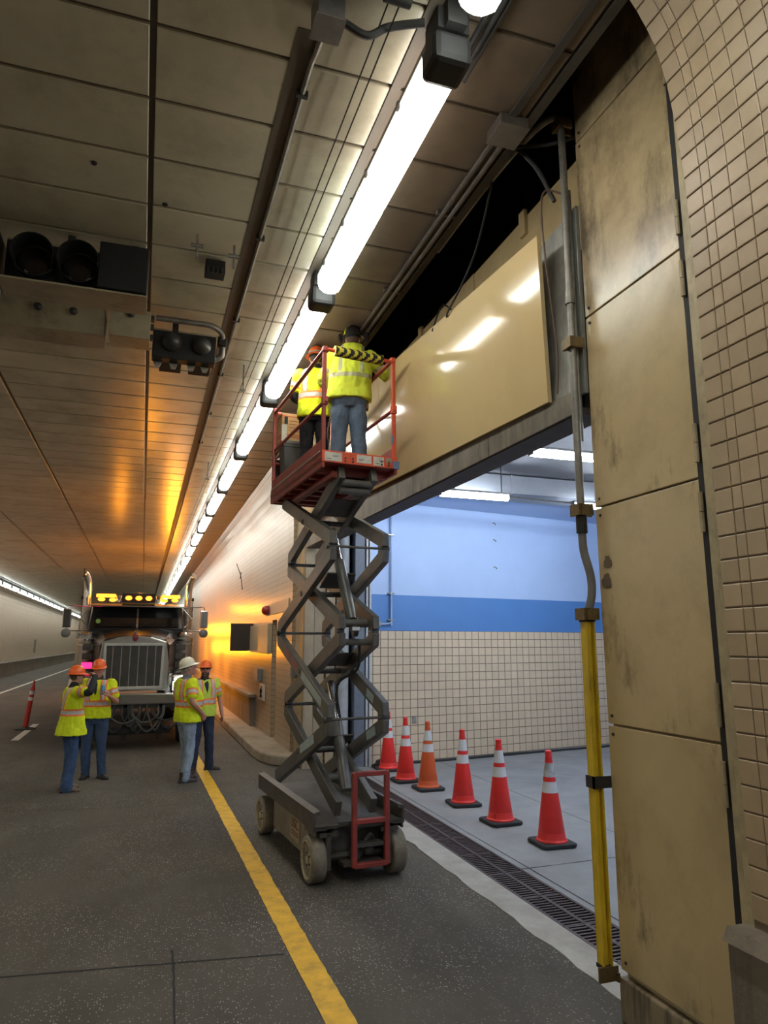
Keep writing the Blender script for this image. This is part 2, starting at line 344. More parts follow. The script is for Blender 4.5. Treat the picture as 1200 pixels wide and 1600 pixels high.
# ------------------------------------------------------------------ structure: right wall by the camera
PROF = [(2.50, .83), (2.495, 1.5), (2.49, 2.6), (2.49, 3.5), (2.485, 4.0), (2.475, 4.3), (2.45, 4.6), (2.415, 4.85), (2.36, 5.06), (2.28, 5.22), (2.17, 5.36), (2.02, 5.5)]
def xat(z):
    for (x0, z0), (x1, z1) in zip(PROF, PROF[1:]):
        if z <= z1: t = (z - z0) / (z1 - z0); return x0 + (x1 - x0) * t
    return PROF[-1][0]
YE = 2.55
b = B(); b.loft([[V((x, YE, z)), V((x, Y0, z))] for x, z in PROF], False, False); b.loft([[V((x + .3, YE, z)), V((x, YE, z))] for x, z in PROF], False, False)
wr = b.solo('wall_right', M_grout, kind='structure')
def tilemesh(wd, ht, m, nm='tile', t=.007):
    b = B(); w2, h2, c = wd / 2, ht / 2, .004; o = [(-w2, -h2), (w2, -h2), (w2, h2), (-w2, h2)]; i = [(-w2 + c, -h2 + c), (w2 - c, -h2 + c), (w2 - c, h2 - c), (-w2 + c, h2 - c)]
    b.loft([[V((0, -y, z)) for y, z in o], [V((-t * .6, -y, z)) for y, z in o], [V((-t, -y, z)) for y, z in i]]); return b.mesh(nm, m)
TP = .1055; tA = tilemesh(TP - .004, TP - .004, M_tile); tB = tilemesh(.052, TP - .004, M_tile)
colsY = []; y = YE
for i in range(22):
    wd = .056 if i == 1 else TP
    colsY.append((y - wd / 2, tB if i == 1 else tA)); y -= wd
# arc length rows
arc = [(PROF[0][0], PROF[0][1])]; rows = []; zz = .86; s = 0
while zz < 5.34:
    dz = .001; x0 = xat(zz); l = 0; z0 = zz
    while l < TP: zz += .004; l += sqrt(.004 ** 2 + (xat(zz) - xat(zz - .004)) ** 2)
    rows.append(((xat(z0) + xat(zz)) / 2, (z0 + zz) / 2, atan2(xat(zz) - xat(z0), zz - z0)))
fy, fx = sin(R(-18.666)), cos(R(18.666))
vis = []
for x, z, a in rows:
    for yc, me in colsY:
        dx, dy, dz = x, yc, z - 2.0
        fw = dx * sin(R(18.666)) + dy * cos(R(18.666)); rt = dx * cos(R(18.666)) - dy * sin(R(18.666)); p = R(10.557)
        d = fw * cos(p) + dz * sin(p); v = -fw * sin(p) + dz * cos(p)
        inside = d > .3 and abs(rt / d) < .60 and abs(v / d) < .78
        vis.append((0 if inside else 1, fw, x, z, a, yc, me))
vis.sort(key=lambda q: (q[0], q[1])); cnt = 0; bs_ = B()
for k in vis:
    _, _, x, z, a, yc, me = k
    if k[0] == 0 and cnt < 300:
        o = place('tile', me, wr, (x - wr.location.x, yc - wr.location.y, z - wr.location.z), (0, a, 0)); cnt += 1
    elif yc > -1:
        hw = .025 if me is tB else TP / 2 - .003
        c_, s_ = cos(a), sin(a)
        P = lambda dy, dz_: V((x + s_ * dz_ - c_ * .007, yc + dy, z + c_ * dz_ + s_ * .007)); h2 = TP / 2 - .003
        bs_.quad(P(hw, -h2), P(hw, h2), P(-hw, h2), P(-hw, -h2))
o = bs_.build('tile_field', M_tile, wr, world=True); o['kind'] = 'stuff'
b = B(); b.b2(2.40, 3., Y0, 2.60, 0, .78); b.hexa([(2.37, Y0, .78), (3., Y0, .78), (3., 2.60, .78), (2.37, 2.60, .78), (2.40, Y0, .83), (3., Y0, .83), (3., 2.60, .83), (2.40, 2.60, .83)])
b.xf(Matrix.Identity(4)); b.solo('wall_walkway_near', M_conc_dark, kind='structure')
M_dirtybase = grime(mat('stained_pier_base', (.27, .21, .13), rough=.7, var=.2, scale=4, bump=.15), (.05, .04, .025), .47, .62, .8, 1, 4., (2, 2, .2))
# near pier with its hinged panels
XP = 2.58
b = B(); b.b2(XP + .035, 3.35, YE, 3.585, 0, 7); b.solo('wall_pier_near', mat('pier_cream_paint', (.40, .31, .18), rough=.5, var=.12, dirt=(.12, .09, .06), dirt_amt=.5), kind='structure')
b = B(); b.b2(XP - .015, XP + .3, 2.62, 3.60, 0, .22); b.solo('wall_pier_base', M_dirtybase, kind='structure', bevel=.01)
b = B(); b.b2(XP - .035, XP + .03, 2.585, 2.665, .26, 5.7); b.b2(XP - .06, XP - .03, 2.555, 2.605, .26, 4.6); b.solo('trim_3', mat('cream_hinge_frame', (.42, .34, .2), rough=.5, var=.2, dirt=(.08, .06, .04), dirt_amt=.6, dirt_scale=4.), kind='structure')
b = B(); b.b2(XP + .0, XP + .034, 2.66, 2.74, .2, 5.9); b.solo('trim_4', M_black, kind='structure')
zj = [.25, 1.54, 2.81, 4.055, 5.32, 6.3]
labs = ['lowest cream wall panel on the near pier, scuffed at its lower corner', 'second cream wall panel from the floor with two dark grease spots', 'middle cream wall panel on the pier beside the conduit, level with the lintel', 'soot-smeared cream wall panel with a bright sheen high on the pier', 'topmost scratched cream wall panel, cut off by the tile arch']
for i in range(5):
    z0, z1 = zj[i] + .006, zj[i + 1] - .006
    th_ = thing('access_panel', labs[i], 'wall panel', (XP, 3.16, z0), 0, None)
    tl = random.Random(i).uniform(-.004, .004)
    b = B(); b.hexa([(XP + tl, 2.735, z0), (XP + .033, 2.735, z0), (XP + .033, 3.592, z0), (XP - tl, 3.592, z0), (XP - tl, 2.735, z1), (XP + .033, 2.735, z1), (XP + .033, 3.592, z1), (XP + tl, 3.592, z1)])
    b.build('sheet', M_panel_soot if i >= 3 else M_panel, th_, world=True, bevel=.004)
    if i < 4:
        for zc in (z0 + .17, z1 - .17):
            b = B(); b.tube([(XP - .012, 2.722, zc - .1), (XP - .012, 2.722, zc - .002)], .012, 8); b.tube([(XP - .012, 2.722, zc + .002), (XP - .012, 2.722, zc + .1)], .012, 8)
            b.build('hinge', mat('painted_hinge', (.4, .32, .2), rough=.5, var=.25, dirt=(.1, .08, .05), dirt_amt=.5), th_, smooth=True, world=True)
    for zc in (z0 + .045, z1 - .045):
        b = B(); b.disc((XP - .003, 3.545, zc), (1, 0, 0), .009, .008, 8); b.build('screw', M_blackmetal, th_, world=True)
    if i == 1:
        for (y_, z_, r_) in ((3.5, 2.47, .035), (3.52, 2.36, .042)):
            b = B(); o = [(y_ + r_ * (1 + .16 * sin(3 * a + z_ * 9) + .08 * sin(7 * a)) * cos(a), z_ + r_ * (1 + .16 * sin(3 * a + z_ * 9) + .08 * sin(7 * a)) * sin(a)) for a in [2 * pi * q / 32 for q in range(32)]]
            b.prism(o, lambda y, z: V((XP - .0065, y, z)), lambda y, z: V((XP - .004, y, z))); b.build('grease_spot', mat('grease', (.12, .085, .05), rough=.6), th_, world=True)

# ------------------------------------------------------------------ lintel over the doorway: level, while the tunnel falls away from it
XL, YA, YB = 2.56, 3.68, 11.62
zb_ = lambda y: 3.44 + .018 * (y - 3.78)
zs_ = lambda y: 3.61 + .048 * (y - 4.0)
zt_ = lambda y: 4.71 + .075 * (y - 3.81)
def ybox(b, y0, y1, zlo, zhi, x0, x1, tilt=0., sk=0.):
    P = lambda x, y, f: V((x - tilt * (f(y) - 3.5), y - sk * (f(y) - 3.5), f(y)))
    b.hexa([P(x0, y0, zlo), P(x0, y1, zlo), P(x1, y1, zlo), P(x1, y0, zlo), P(x0, y0, zhi), P(x0, y1, zhi), P(x1, y1, zhi), P(x1, y0, zhi)][::1]); return b
lint = thing('wall_lintel', None, None, (XL, 7.6, 3.5), 0, None, 'structure')
TI = .125
M_strip = grime(mat('stained_edge_plate', (.17, .145, .105), rough=.5, var=.3, scale=4, metal=.25), (.04, .032, .024), .44, .64, .8, 1, 4., (1, .8, .2))
cuts = [YA, 4.9, 6.6, 8.3, 10., YB]
for y0, y1 in zip(cuts, cuts[1:]):
    b = B(); ybox(b, y0 + .004, y1 - .004, lambda y: zb_(y) + .01, zs_, XL - .02, XL + .03); b.build('edge_plate', M_strip, lint, world=True)
b = B(); ybox(b, YA, YB, zb_, lambda y: zb_(y) + .05, XL + .0, XL + .22); b.build('lintel_beam', mat('dark_lintel_steel', (.05, .04, .036), rough=.6, var=.3, scale=8), lint, world=True)
b = B(); ybox(b, YA - .07, 4.22, lambda y: zs_(y) - .03, lambda y: 4.86 + .12 * (3.7 - y), XL + .005, XL + .03); b.build('galvanised_panel', grime(mat('grey_galvanised_panel', (.34, .335, .3), rough=.4, metal=.45, var=.25, scale=4), (.08, .07, .06), .5, .7, .8, 1, 3.), lint, world=True)
for y0, y1 in ((3.98, 7.4), (7.4, YB)):
    b = B(); ybox(b, y0 + .003, y1 - .003, zs_, zt_, XL - .03, XL + .0, TI, .15); b.build('cream_panel', M_clean, lint, world=True)
b = B(); ybox(b, YA, YB, lambda y: zb_(y) + .05, lambda y: 4.6, XL + .05, XL + .22); b.build('core', M_black, lint, world=True)
# upper cream strip behind the top of the lintel panels, and the dark void over the ceiling edge
M_upper = mat('upper_cream_sheet', (.54, .41, .22), rough=.35, var=.1, dirt=(.3, .22, .12), dirt_amt=.4)
for y0, y1 in ((3.7, 5.6), (5.6, 7.5), (7.5, 11.6)):
    b = B(); b.b2(2.80, 2.84, y0 + .004, y1 - .004, 4.3, 5.47 + .006 * (y0 - 4)); b.build('upper_panel', M_upper, lint, world=True)
for y0 in (6.9, 4.6):
    b = B(); b.b2(2.77, 2.80, y0, y0 + .09, 5.30, 5.52); b.build('lifting_lug', M_upper, lint, world=True)
b = B(); b.b2(2.85, 3.45, 3.6, 12.3, 4.25, 5.2); b.build('light_stop', M_black, lint, world=True)  # unseen black box added to stop light leaking over the opening
b = B(); b.b2(3.55, 3.7, -.5, 14, 5.0, 8); b.b2(2.2, 3.7, -.5, 14, 7.6, 7.8); b.b2(2.2, 3.7, 12.9, 13.2, 5.0, 8); b.b2(2.2, 2.3, -.5, 14, 5.62, 8); b.b2(2.2, 3.7, -.6, -.5, 5, 8)
b.solo('ceiling_void', M_black, kind='structure')  # walls coloured black to stand for the unlit dark of the void
b = B()
for y in (4.2, 6.1, 8.3, 10.6): b.b2(2.3, 3.55, y, y + .1, 6.9, 7.0)
b.solo('trim_5', M_blackmetal, kind='structure')

# ------------------------------------------------------------------ far pier
fp = thing('wall_pier_far', None, None, (2.9, 12.2, 0), 0, None, 'structure')
M_dirtycream = grime(mat('dirty_cream_cladding', (.36, .285, .185), rough=.5, var=.15, scale=3, dirt=(.14, .105, .07), dirt_amt=.5), (.07, .055, .04), .5, .7, .6, 1, 3., (2, 2, .15))
b = B(); b.b2(2.58, 3.85, 11.95, 13.1, 0, 6.5); b.build('core', M_black, fp, world=True)
for i, (z0, z1) in enumerate(zip([.05, 1.3, 2.55, 3.8], [1.29, 2.54, 3.79, 5.6])):
    b = B(); b.b2(2.55, 2.6, 11.78, 12.45, z0, z1); b.build('cladding_panel', M_dirtycream, fp, world=True)
for i, (x0, x1, yf, m) in enumerate([(2.56, 2.72, 11.72, M_dirtycream), (2.74, 2.92, 11.78, M_dirtycream), (2.94, 3.08, 11.72, M_dirtycream)]):
    b = B(); b.b2(x0, x1, yf, 12, 0, 4.2); b.build('jamb_post', m, fp, world=True)
b = B(); b.tube([(3.22, 11.75, 0), (3.22, 11.75, 4.6)], .11, 18); b.build('grey_column', mat('grey_column_paint', (.36, .37, .39), rough=.5, var=.15, dirt=(.12, .11, .1), dirt_amt=.5), fp, smooth=True, world=True)
b = B(); b.b2(3.40, 3.58, 11.62, 11.95, 0, 4.7); b.build('blue_grey_frame', mat('blue_grey_steel', (.14, .165, .21), rough=.5, var=.15), fp, world=True, bevel=.01)
b = B(); b.b2(3.6, 3.63, 11.6, 11.68, 0, 4.7); b.b2(3.66, 3.69, 11.6, 11.68, 0, 4.7); b.b2(3.59, 3.70, 11.68, 11.9, 0, 4.7); b.build('white_door_track', mat('white_track', (.5, .52, .55), rough=.4, var=.1), fp, world=True)
b = B(); b.b2(2.545, 2.56, 11.90, 11.93, .2, 4.0); b.build('yellow_edge_strip', M_yellow, fp, world=True)

b = B(); b.b2(2.52, 3.55, 12.3, 12.4, 4.25, 7.0); b.b2(1.98, 2.52, 12.32, 12.40, 5.36, 7.0); b.hexa([(2.25, 12.32, 5.2), (2.52, 12.32, 4.3), (2.52, 12.4, 4.3), (2.25, 12.4, 5.2), (2.25, 12.32, 5.37), (2.52, 12.32, 5.37), (2.52, 12.4, 5.37), (2.25, 12.4, 5.37)]); b.solo('wall_void_end', mat('brown_end_sheet', (.20, .15, .10), rough=.55, var=.2, scale=2, dirt=(.08, .06, .045), dirt_amt=.5), kind='structure')
# ------------------------------------------------------------------ far tunnel walls and walkways
NX0, NX1, NZ = 13.95, 14.45, 2.46
def arch(y0, y1, zlo, sign=1, cx=0):
    P = [(x, z) for x, z in PROF if z > zlo]; P = [(xat(zlo), zlo)] + P
    return [[V((cx + sign * x, y0, z)), V((cx + sign * x, y1, z))] for x, z in P]
b = B()
def wrap(y0, y1, zlo):
    r = arch(y0, y1, zlo); b.loft([[q[1], q[0]] for q in r], False, False)
PROF0 = PROF; PROF = [(2.5, 0)] + PROF
wrap(12.45, NX0, 0); wrap(NX0, NX1, NZ); wrap(NX1, 170, 0)
b.loft([[V((x, 12.45, z)), V((x + .4, 12.45, z))] for x, z in PROF], False, False)   # near end face
# niche
b.mi = 1
b.quad((2.5, NX1, 0), (3.1, NX1, 0), (3.1, NX1, NZ), (2.5, NX1, NZ)); b.quad((2.5, NX0, 0), (2.5, NX0, NZ), (3.1, NX0, NZ), (3.1, NX0, 0))
b.mi = 2; b.quad((3.1, NX0, 0), (3.1, NX0, NZ), (3.1, NX1, NZ), (3.1, NX1, 0)); b.quad((2.5, NX0, NZ), (2.5, NX1, NZ), (3.1, NX1, NZ), (3.1, NX0, NZ))
wfr = b.build('wall_right_far', [M_walltile, tilemat('niche_tile', (.46, .37, .25), (.2, .15, .1), .108, 'XZ', .4), M_conc_dark]); tag(wfr, kind='structure')
b = B(); XL = -5.75
b.loft([[V((XL - x, Y0, z)), V((XL - x, 170, z))] for x, z in PROF], False, False)
wl = b.build('wall_left', tilemat('left_tile_lightened', (.58, .46, .35), (.3, .23, .17), .108, 'YZ', .35)); tag(wl, kind='structure')  # same tile as the right wall, coloured lighter to stand for stronger lamplight
PROF = PROF0
M_walk = mat('walkway_concrete', (.20, .165, .13), rough=.8, var=.2, scale=2, dirt=(.08, .065, .05), dirt_amt=.6, dirt_scale=.8, bump=.2, bscale=30.)
b = B(); b.b2(-7.62, -8.4, Y0, 170, 0, .80); b.b2(-7.58, -8.4, Y0, 170, .80, .86); b.solo('wall_walkway_left', M_walk, kind='structure')
b = B(); b.hexa([(2.4, 16.5, .1), (3., 16.5, .1), (3., 170, .1), (2.4, 170, .1), (2.36, 16.5, .80), (3., 16.5, .80), (3., 170, .80), (2.36, 170, .80)]); b.b2(2.33, 3, 16.4, 170, .80, .86); b.solo('wall_walkway_right', M_walk, kind='structure')
b = B(); b.hexa([(2.385, 23.6, .2), (2.41, 23.6, .2), (2.41, 24.6, .2), (2.385, 24.6, .2), (2.352, 23.6, .795), (2.38, 23.6, .795), (2.38, 24.6, .795), (2.352, 24.6, .795)]); b.solo('walkway_stripe', M_yellow, 'yellow stripe painted on the dark face of the raised walkway', 'stripe')
# low sidewalk with kerb
pts = [(1.98, 60), (1.98, 20), (1.99, 16), (1.99, 13.2), (2.03, 12.7), (2.15, 12.25), (2.4, 11.98), (2.62, 11.85), (2.95, 11.8), (2.95, 60)]
b = B(); b.prism(pts, lambda x, y: V((x - .02, y, 0)), lambda x, y: V((x, y, .17)))
b.solo('floor_sidewalk', mat('kerb_concrete', (.30, .245, .18), rough=.85, var=.2, scale=3, dirt=(.12, .09, .065), dirt_amt=.6, dirt_scale=1.3, bump=.25, bscale=40.), kind='structure', bevel=.03)
# far end of the tunnel, well out of sight behind the truck
b = B(); b.quad((-9, 169, 0), (4, 169, 0), (4, 169, 6), (-9, 169, 6)); b.quad((-9, Y0, 0), (-9, Y0, 6), (4, Y0, 6), (4, Y0, 0)); b.solo('wall_ends', M_walk, kind='structure')

# ------------------------------------------------------------------ garage
GA, GB = V((3.633, 11.70, 0)), V((9.024, 12.57, 0)); gd = (GB - GA).normalized(); gn = V((gd.y, -gd.x, 0)); gang = atan2(gd.y, gd.x)
M_lb = mat('light_blue_paint', (.40, .53, .80), rough=.55, var=.04, scale=1.2)
M_mb = mat('mid_blue_paint', (.085, .22, .52), rough=.5, var=.05, scale=1.5)
wb = thing('wall_back', None, None, tuple(GA), gang, None, 'structure')
b = B(); b.b2(-.1, 10, 0, .3, 2.215, 2.84); b.build('blue_band', M_mb, wb)
b = B(); b.b2(-.1, 10, 0, .3, 2.84, 4.52); b.hexa([(-.1, 0, 4.5), (10, 0, 4.5), (10, .3, 4.5), (-.1, .3, 4.5), (-.1, -1.0, 4.74), (10, -1.0, 4.74), (10, .3, 4.8), (-.1, .3, 4.8)]); b.build('painted_plaster', M_lb, wb)
b = B(); b.b2(-.1, 10, .006, .3, 0, 2.215); b.build('mortar_bed', M_grout, wb)
M_gtile = mat('garage_tile', (.66, .52, .37), rough=.35, var=.05, scale=6, rnd=.05)
gt = None; TG = .147
b = B(); w2 = TG / 2 - .0045; o = [(-w2, -w2), (w2, -w2), (w2, w2), (-w2, w2)]
b.loft([[V((x, .006, z)) for x, z in o], [V((x * .96, -.002, z * .96)) for x, z in o]]); gt = b.mesh('tile', M_gtile)
bs_ = B(); spots = []
for i in range(62):
    for j in range(15): spots.append((i, j))
spots.sort(key=lambda q: (0 if 4 <= q[0] <= 23 else 1, q[0]))
for k, (i, j) in enumerate(spots):
    x, z = TG * (i + .5) - .02, 2.215 - TG * (j + .5)
    if k < 300: place('tile', gt, wb, (x, 0, z))
    else: bs_.loft([[V((x + a, .006, z + c)) for a, c in o], [V((x + a * .96, -.002, z + c * .96)) for a, c in o]])
oo = bs_.build('tile_field', M_gtile, wb); oo['kind'] = 'stuff'
b = B(); b.b2(12.3, 12.5, 2, 14, 0, 5); b.b2(3.4, 12.5, 2.0, 2.2, 0, 5); b.solo('wall_garage_side', M_lb, kind='structure')
b = B(); b.b2(3.3, 12.6, 2, 14, 4.75, 4.95); b.solo('ceiling_garage', mat('garage_ceiling_grey', (.30, .305, .33), rough=.7, var=.12, scale=2.), kind='structure')
duct = B(); duct.b2(4.6, 12.2, 10.05, 10.7, 4.42, 4.72)
for x in (5.6, 7.2, 8.8): duct.b2(x, x + .03, 10.04, 10.71, 4.41, 4.73)
duct.solo('air_duct', mat('duct_sheet_metal', (.26, .27, .30), rough=.5, metal=.2, var=.1, scale=3), 'grey sheet metal duct along the garage ceiling behind the lamps', 'duct')
def garage_lamp(x, y, z, label, ln=1.18):
    t = thing('strip_lamp', label, 'light fixture', (x, y, z), 0, 'garage strip lamps')
    b = B(); b.box((ln / 2, 0, .055), (ln, .12, .03)); b.build('housing', M_grey_metal, t)
    b = B(); b.tube([(.02, 0, 0), (ln - .02, 0, 0)], .05, 12); b.build('lens', M_roomlens, t, smooth=True)
    for xx in (.01, ln - .01):
        b = B(); b.box((xx, 0, .01), (.015, .10, .09)); b.build('end_cap', M_grey_metal, t)
    for xx in (.12, ln - .12):
        b = B(); b.tube([(xx, 0, .06), (xx, 0, 4.75 - z)], .008, 6); b.build('hanger_rod', M_blackmetal, t)
    return t
garage_lamp(4.16, 9.67, 4.25, 'lit garage strip lamp hanging in front of the blue wall, nearest the scissor lift')
garage_lamp(4.27, 7.17, 4.25, 'lit garage strip lamp nearest the doorway lintel, partly behind the conduit')
garage_lamp(6.62, 9.84, 4.25, 'short visible end of a lit garage lamp beside the cream pier')
garage_lamp(6.9, 7.2, 4.25, 'unseen lit strip lamp added deeper in the garage behind the cream pier')  # this and the next two are unseen lamps added to light the garage
garage_lamp(4.9, 4.8, 4.25, 'unseen lit strip lamp added near the garage front wall behind the cream pier'); garage_lamp(8.6, 4.9, 4.25, 'unseen lit strip lamp added at the far right of the garage')
b = B(); b.tube([(5.3, 9.69, 4.28), (6.62, 9.83, 4.28)], .014, 8); b.solo('lamp_conduit', M_steel, 'thin conduit joining two lit lamps in the garage', 'conduit')
t = thing('ceiling_vent', 'small pale square vent on the garage ceiling by the lintel', 'vent', (4.5, 8.75, 4.75))
b = B(); b.b2(-.17, .17, -.3, .3, -.03, 0); b.build('frame', mat('vent_white', (.55, .6, .68), rough=.4), t)
for i in range(5):
    b = B(); b.box((0, -.2 + .1 * i, -.034), (.28, .02, .012)); b.build('slat', M_grey_metal, t)
def wallp(x, z, y=-.0): p = GA + gd * x + gn * (-y); return V((p.x, p.y, z))
t = thing('wall_pipe', 'thin pale blue pipe running down the blue garage wall to an elbow', 'pipe', tuple(wallp(.46, 2.3)))
b = B(); b.tube(cat_rom([wallp(.10, 2.33, -.05), wallp(.36, 2.33, -.05), wallp(.455, 2.36, -.05), wallp(.46, 2.5, -.05), wallp(.46, 4.5, -.05)], 5), .016, 8); b.build('pipe_run', mat('pipe_blue_grey', (.33, .42, .58), rough=.5), t, smooth=True, world=True)
for z in (2.4, 2.86, 3.9):
    b = B(); b.box(wallp(.46, z, -.03), (.12, .07, .02)); b.build('clamp', M_galv, t, world=True)
b = B(); b.box(wallp(.20, 2.33, -.05), (.09, .07, .07)); b.build('valve_body', M_galv, t, world=True)
b = B(); q = wallp(.93, .70, -.012); b.box(q, (.085, .02, .13), Matrix.Rotation(gang, 3, 'Z')); t = b.solo('outlet_plate', M_galv, 'small steel outlet plate on garage tile above the second cone', 'outlet', bevel=.004)
for i, (x, z) in enumerate(((2.55, 4.28), (2.55, 3.95), (2.6, 3.42))):
    b = B(); b.ell(wallp(2.75, z + .02, -.012), (.03, .01, .012), 8, 5); b.ell(wallp(2.79, z, -.012), (.014, .01, .02), 8, 5)
    b.solo('paint_chip', M_grey_metal, ['upper', 'middle', 'lowest'][i] + ' of three small grey chips in the light blue wall paint', 'paint chip')
b = B()
for k in range(5): b.tube(cat_rom([(3.70 + .03 * k, 11.42 + .04 * (k % 3), .03 + .02 * k), (3.80, 11.45 + .03 * k, .07), (3.95 + .03 * k, 11.5, .05), (3.8, 11.55, .04), (3.68, 11.45, .03)], 5), .03, 8)
b.solo('hose_pile', M_rub, 'coiled black hose dropped at the wall behind the farthest cone', 'hose', smooth=True)
b = B(); b.tube(cat_rom([(4.3, 11.62, .02), (5.4, 11.75, .02), (6.2, 11.85, .03), (7.0, 12.0, .02), (9.0, 12.25, .02)], 6), .022, 7); b.solo('black_hose', M_rub, 'black hose lying along the foot of the garage tile wall', 'hose', smooth=True)

# ------------------------------------------------------------------ tunnel light fixtures
def fixture_proto():
    t = thing('tunnel_light', '', 'light fixture', (0, 0, 5.10), 0, None)
    b = B(); b.b2(-.055, .055, -.27, 2.56, .09, .232); b.build('housing', M_blackmetal, t)
    b = B(); b.b2(-.11, .11, -.22, -.005, -.088, .089); b.build('end_cap', M_black, t, bevel=.035)
    b = B(); b.b2(-.09, .09, -.22, -.04, .09, .22); b.build('ballast_box', M_black, t)
    def lens(y0, y1, m, cap):
        b = B(); pr = [(-.105, .085), (-.105, 0.), (-.085, -.05), (-.045, -.078), (0, -.085), (.045, -.078), (.085, -.05), (.105, 0), (.105, .085)]
        k1 = .8 if cap else 1.
        rg = [[V((x, y, z)) for x, z in pr] for y in (y0, y1 - .05)] + [[V((x * .85, y1, .085 - (.085 - z) * .8)) for x, z in pr]]
        if not cap: rg = [[V((x * .93, y0 + .0, .085 - (.085 - z) * .93)) for x, z in pr], [V((x, y0 + .02, z)) for x, z in pr], [V((x, y1, z)) for x, z in pr]]
        b.loft([r[::-1] for r in rg]); return b.build('lens', m, t, smooth=True)
    lens(0., 1.235, M_lens_warm, True); lens(1.245, 2.5, M_lens, True)
    b = B(); b.b2(-.108, -.1, -.02, 2.45, .075, .10); b.b2(.1, .108, -.02, 2.45, .075, .10); b.build('lens_rail', M_grey_metal, t)
    for y in (.35, 1.0, 1.6, 2.2):
        for s in (-1, 1):
            b = B(); b.box((s * .112, y, .065), (.014, .03, .05)); b.build('clip', M_grey_metal, t)
    return t
fx = fixture_proto(); first = True
ORD = ['nearest', 'second', 'third', 'fourth', 'fifth', 'sixth', 'seventh', 'eighth', 'ninth', 'tenth', 'eleventh', 'twelfth']
def small_fixture(x, y, label, group, z=5.10):
    t = thing('tunnel_light', label, 'light fixture', (x, y, z), 0, group)
    o = bpy.data.objects.new('housing', small_fixture.h); COL.objects.link(o); o.parent = t
    o = bpy.data.objects.new('lens', small_fixture.l); COL.objects.link(o); o.parent = t
b = B(); b.b2(-.055, .055, -.27, 2.56, .09, .232); b.b2(-.122, .122, -.27, -.005, -.095, .09); small_fixture.h = b.mesh('housing', M_black)
b = B(); b.b2(-.105, .105, 0, 2.5, -.08, .085); small_fixture.l = b.mesh('lens', M_lens)
for i in range(-4, 40):
    y0 = 3.13 + 2.85 * i
    lab = None
    if -1 <= i <= 7:
        f = fx if first else dup(fx); first = False; f.location = (1.375, y0, 5.10)
        lab = 'cut-off end of a lit tunnel light at the very top of the picture' if i == -1 else ORD[i] + ' lit tube light in the ceiling row above the lift, counted from the camera'
        f.location.y -= .11 if i == -1 else 0; f['label'] = lab; f['group'] = 'ceiling lights in the right row'
    elif i < -1: small_fixture(1.375, y0, 'lit tunnel light of the right row behind the camera', 'ceiling lights behind the camera')
    else: small_fixture(1.375, y0, ORD[i] + ' lit tube light in the ceiling row above the lift, counted from the camera' if i < 12 else 'tiny distant lit tube light far down the right ceiling row', 'ceiling lights in the right row' if i < 12 else 'far lights in the right row')
for i in range(-4, 36):
    y0 = 1.5 + 2.85 * i
    if i < 13: small_fixture(-7.2, y0, 'lit tube light of the left row, outside the left edge of the picture', 'left row lights out of view')
    else: small_fixture(-7.2, y0, 'lit tube light in the distant row along the left tunnel wall', 'ceiling lights in the left row')
b = B(); b.b2(-7.40, -6.98, Y0, 150, ZC - .03, ZC - .012); b.solo('trim_6', M_black, kind='structure')
# ------------------------------------------------------------------ ceiling and wall services
b = B(); b.tube([(.735, Y0, 5.315), (.735, 2.98, 5.315)], .016, 8); b.tube(cat_rom([(.735, 3.24, 5.25), (.735, 3.36, 5.27), (.735, 3.55, 5.315), (.735, 4.2, 5.318)], 4) + [V((.735, 60, 5.318))], .016, 8)
t = thing('ceiling_conduit', 'long steel conduit along the ceiling left of the lights, out of the grey junction box', 'conduit', (.735, 20, 5.3))
b.build('pipe_run', M_steel, t, smooth=True, world=True)
b = B(); b.b2(.615, .70, 3.3, 60, ZC - .014, ZC - .004); b.build('conduit_shade_strip', M_seam, t, world=True)  # dark strip laid beside the pipe to stand for its shading
for y in (3.75, 5.4, 7.0, 8.6, 10.2, 11.8):
    b = B(); b.box((.735, y, 5.32), (.07, .03, .04)); b.build('pipe_clip', M_blackmetal, t, world=True)
t = thing('junction_box', 'grey steel junction box on the ceiling beside the first tunnel light', 'box', (.735, 3.10, 5.12))
b = B(); b.box((0, 0, .14), (.15, .16, .17)); b.build('body', mat('sooty_grey_box', (.15, .14, .13), rough=.55, var=.3, scale=6, metal=.2), t, bevel=.008)
b = B(); b.box((0, 0, .052), (.16, .17, .01)); b.build('cover', mat('box_cover', (.2, .185, .17), rough=.5, var=.25, metal=.3), t)
b = B(); b.tube([(0, -.08, .17), (0, -.6, .19)], .024, 10); b.build('nipple', M_steel, t, smooth=True)
b = B(); b.tube(cat_rom([(.822, 3.1, 5.24), (.95, 3.1, 5.2), (1.05, 3.08, 5.26), (1.14, 3.05, 5.28), (1.245, 3.0, 5.28)], 5), .022, 8); b.solo('feed_conduit', M_blackmetal, 'short black conduit from the junction box to the nearest tunnel light', 'conduit', smooth=True)
b = B(); b.tube([(1.535, 2.2, 5.27), (1.535, 3.1, 5.27), (1.525, 3.2, 5.27)], .02, 8); b.tube([(1.585, 2.2, 5.27), (1.58, 3.12, 5.27)], .016, 8); b.tube([(1.62, 2.2, 5.28), (1.615, 3.3, 5.28)], .012, 8)
b.solo('light_cables', M_blackmetal, 'bundle of black cables between the cut-off light and the nearest full light', 'cable', kind='thing', smooth=True)
for k, (xa, lab) in enumerate(((1.005, 'left'), (1.065, 'right'))):
    b = B(); b.tube([(xa, .5, 5.20), (xa, 3.0, 5.235)] + [(xa + .004 * sin(y), y, 5.235 - .012 * sin(y * 1.9) ** 2) for y in [4 + 1.2 * j for j in range(38)]], .0045, 5); b.solo('ceiling_cable', M_black, lab + ' of two thin black cables stretched along the ceiling beside the lights', 'cable')
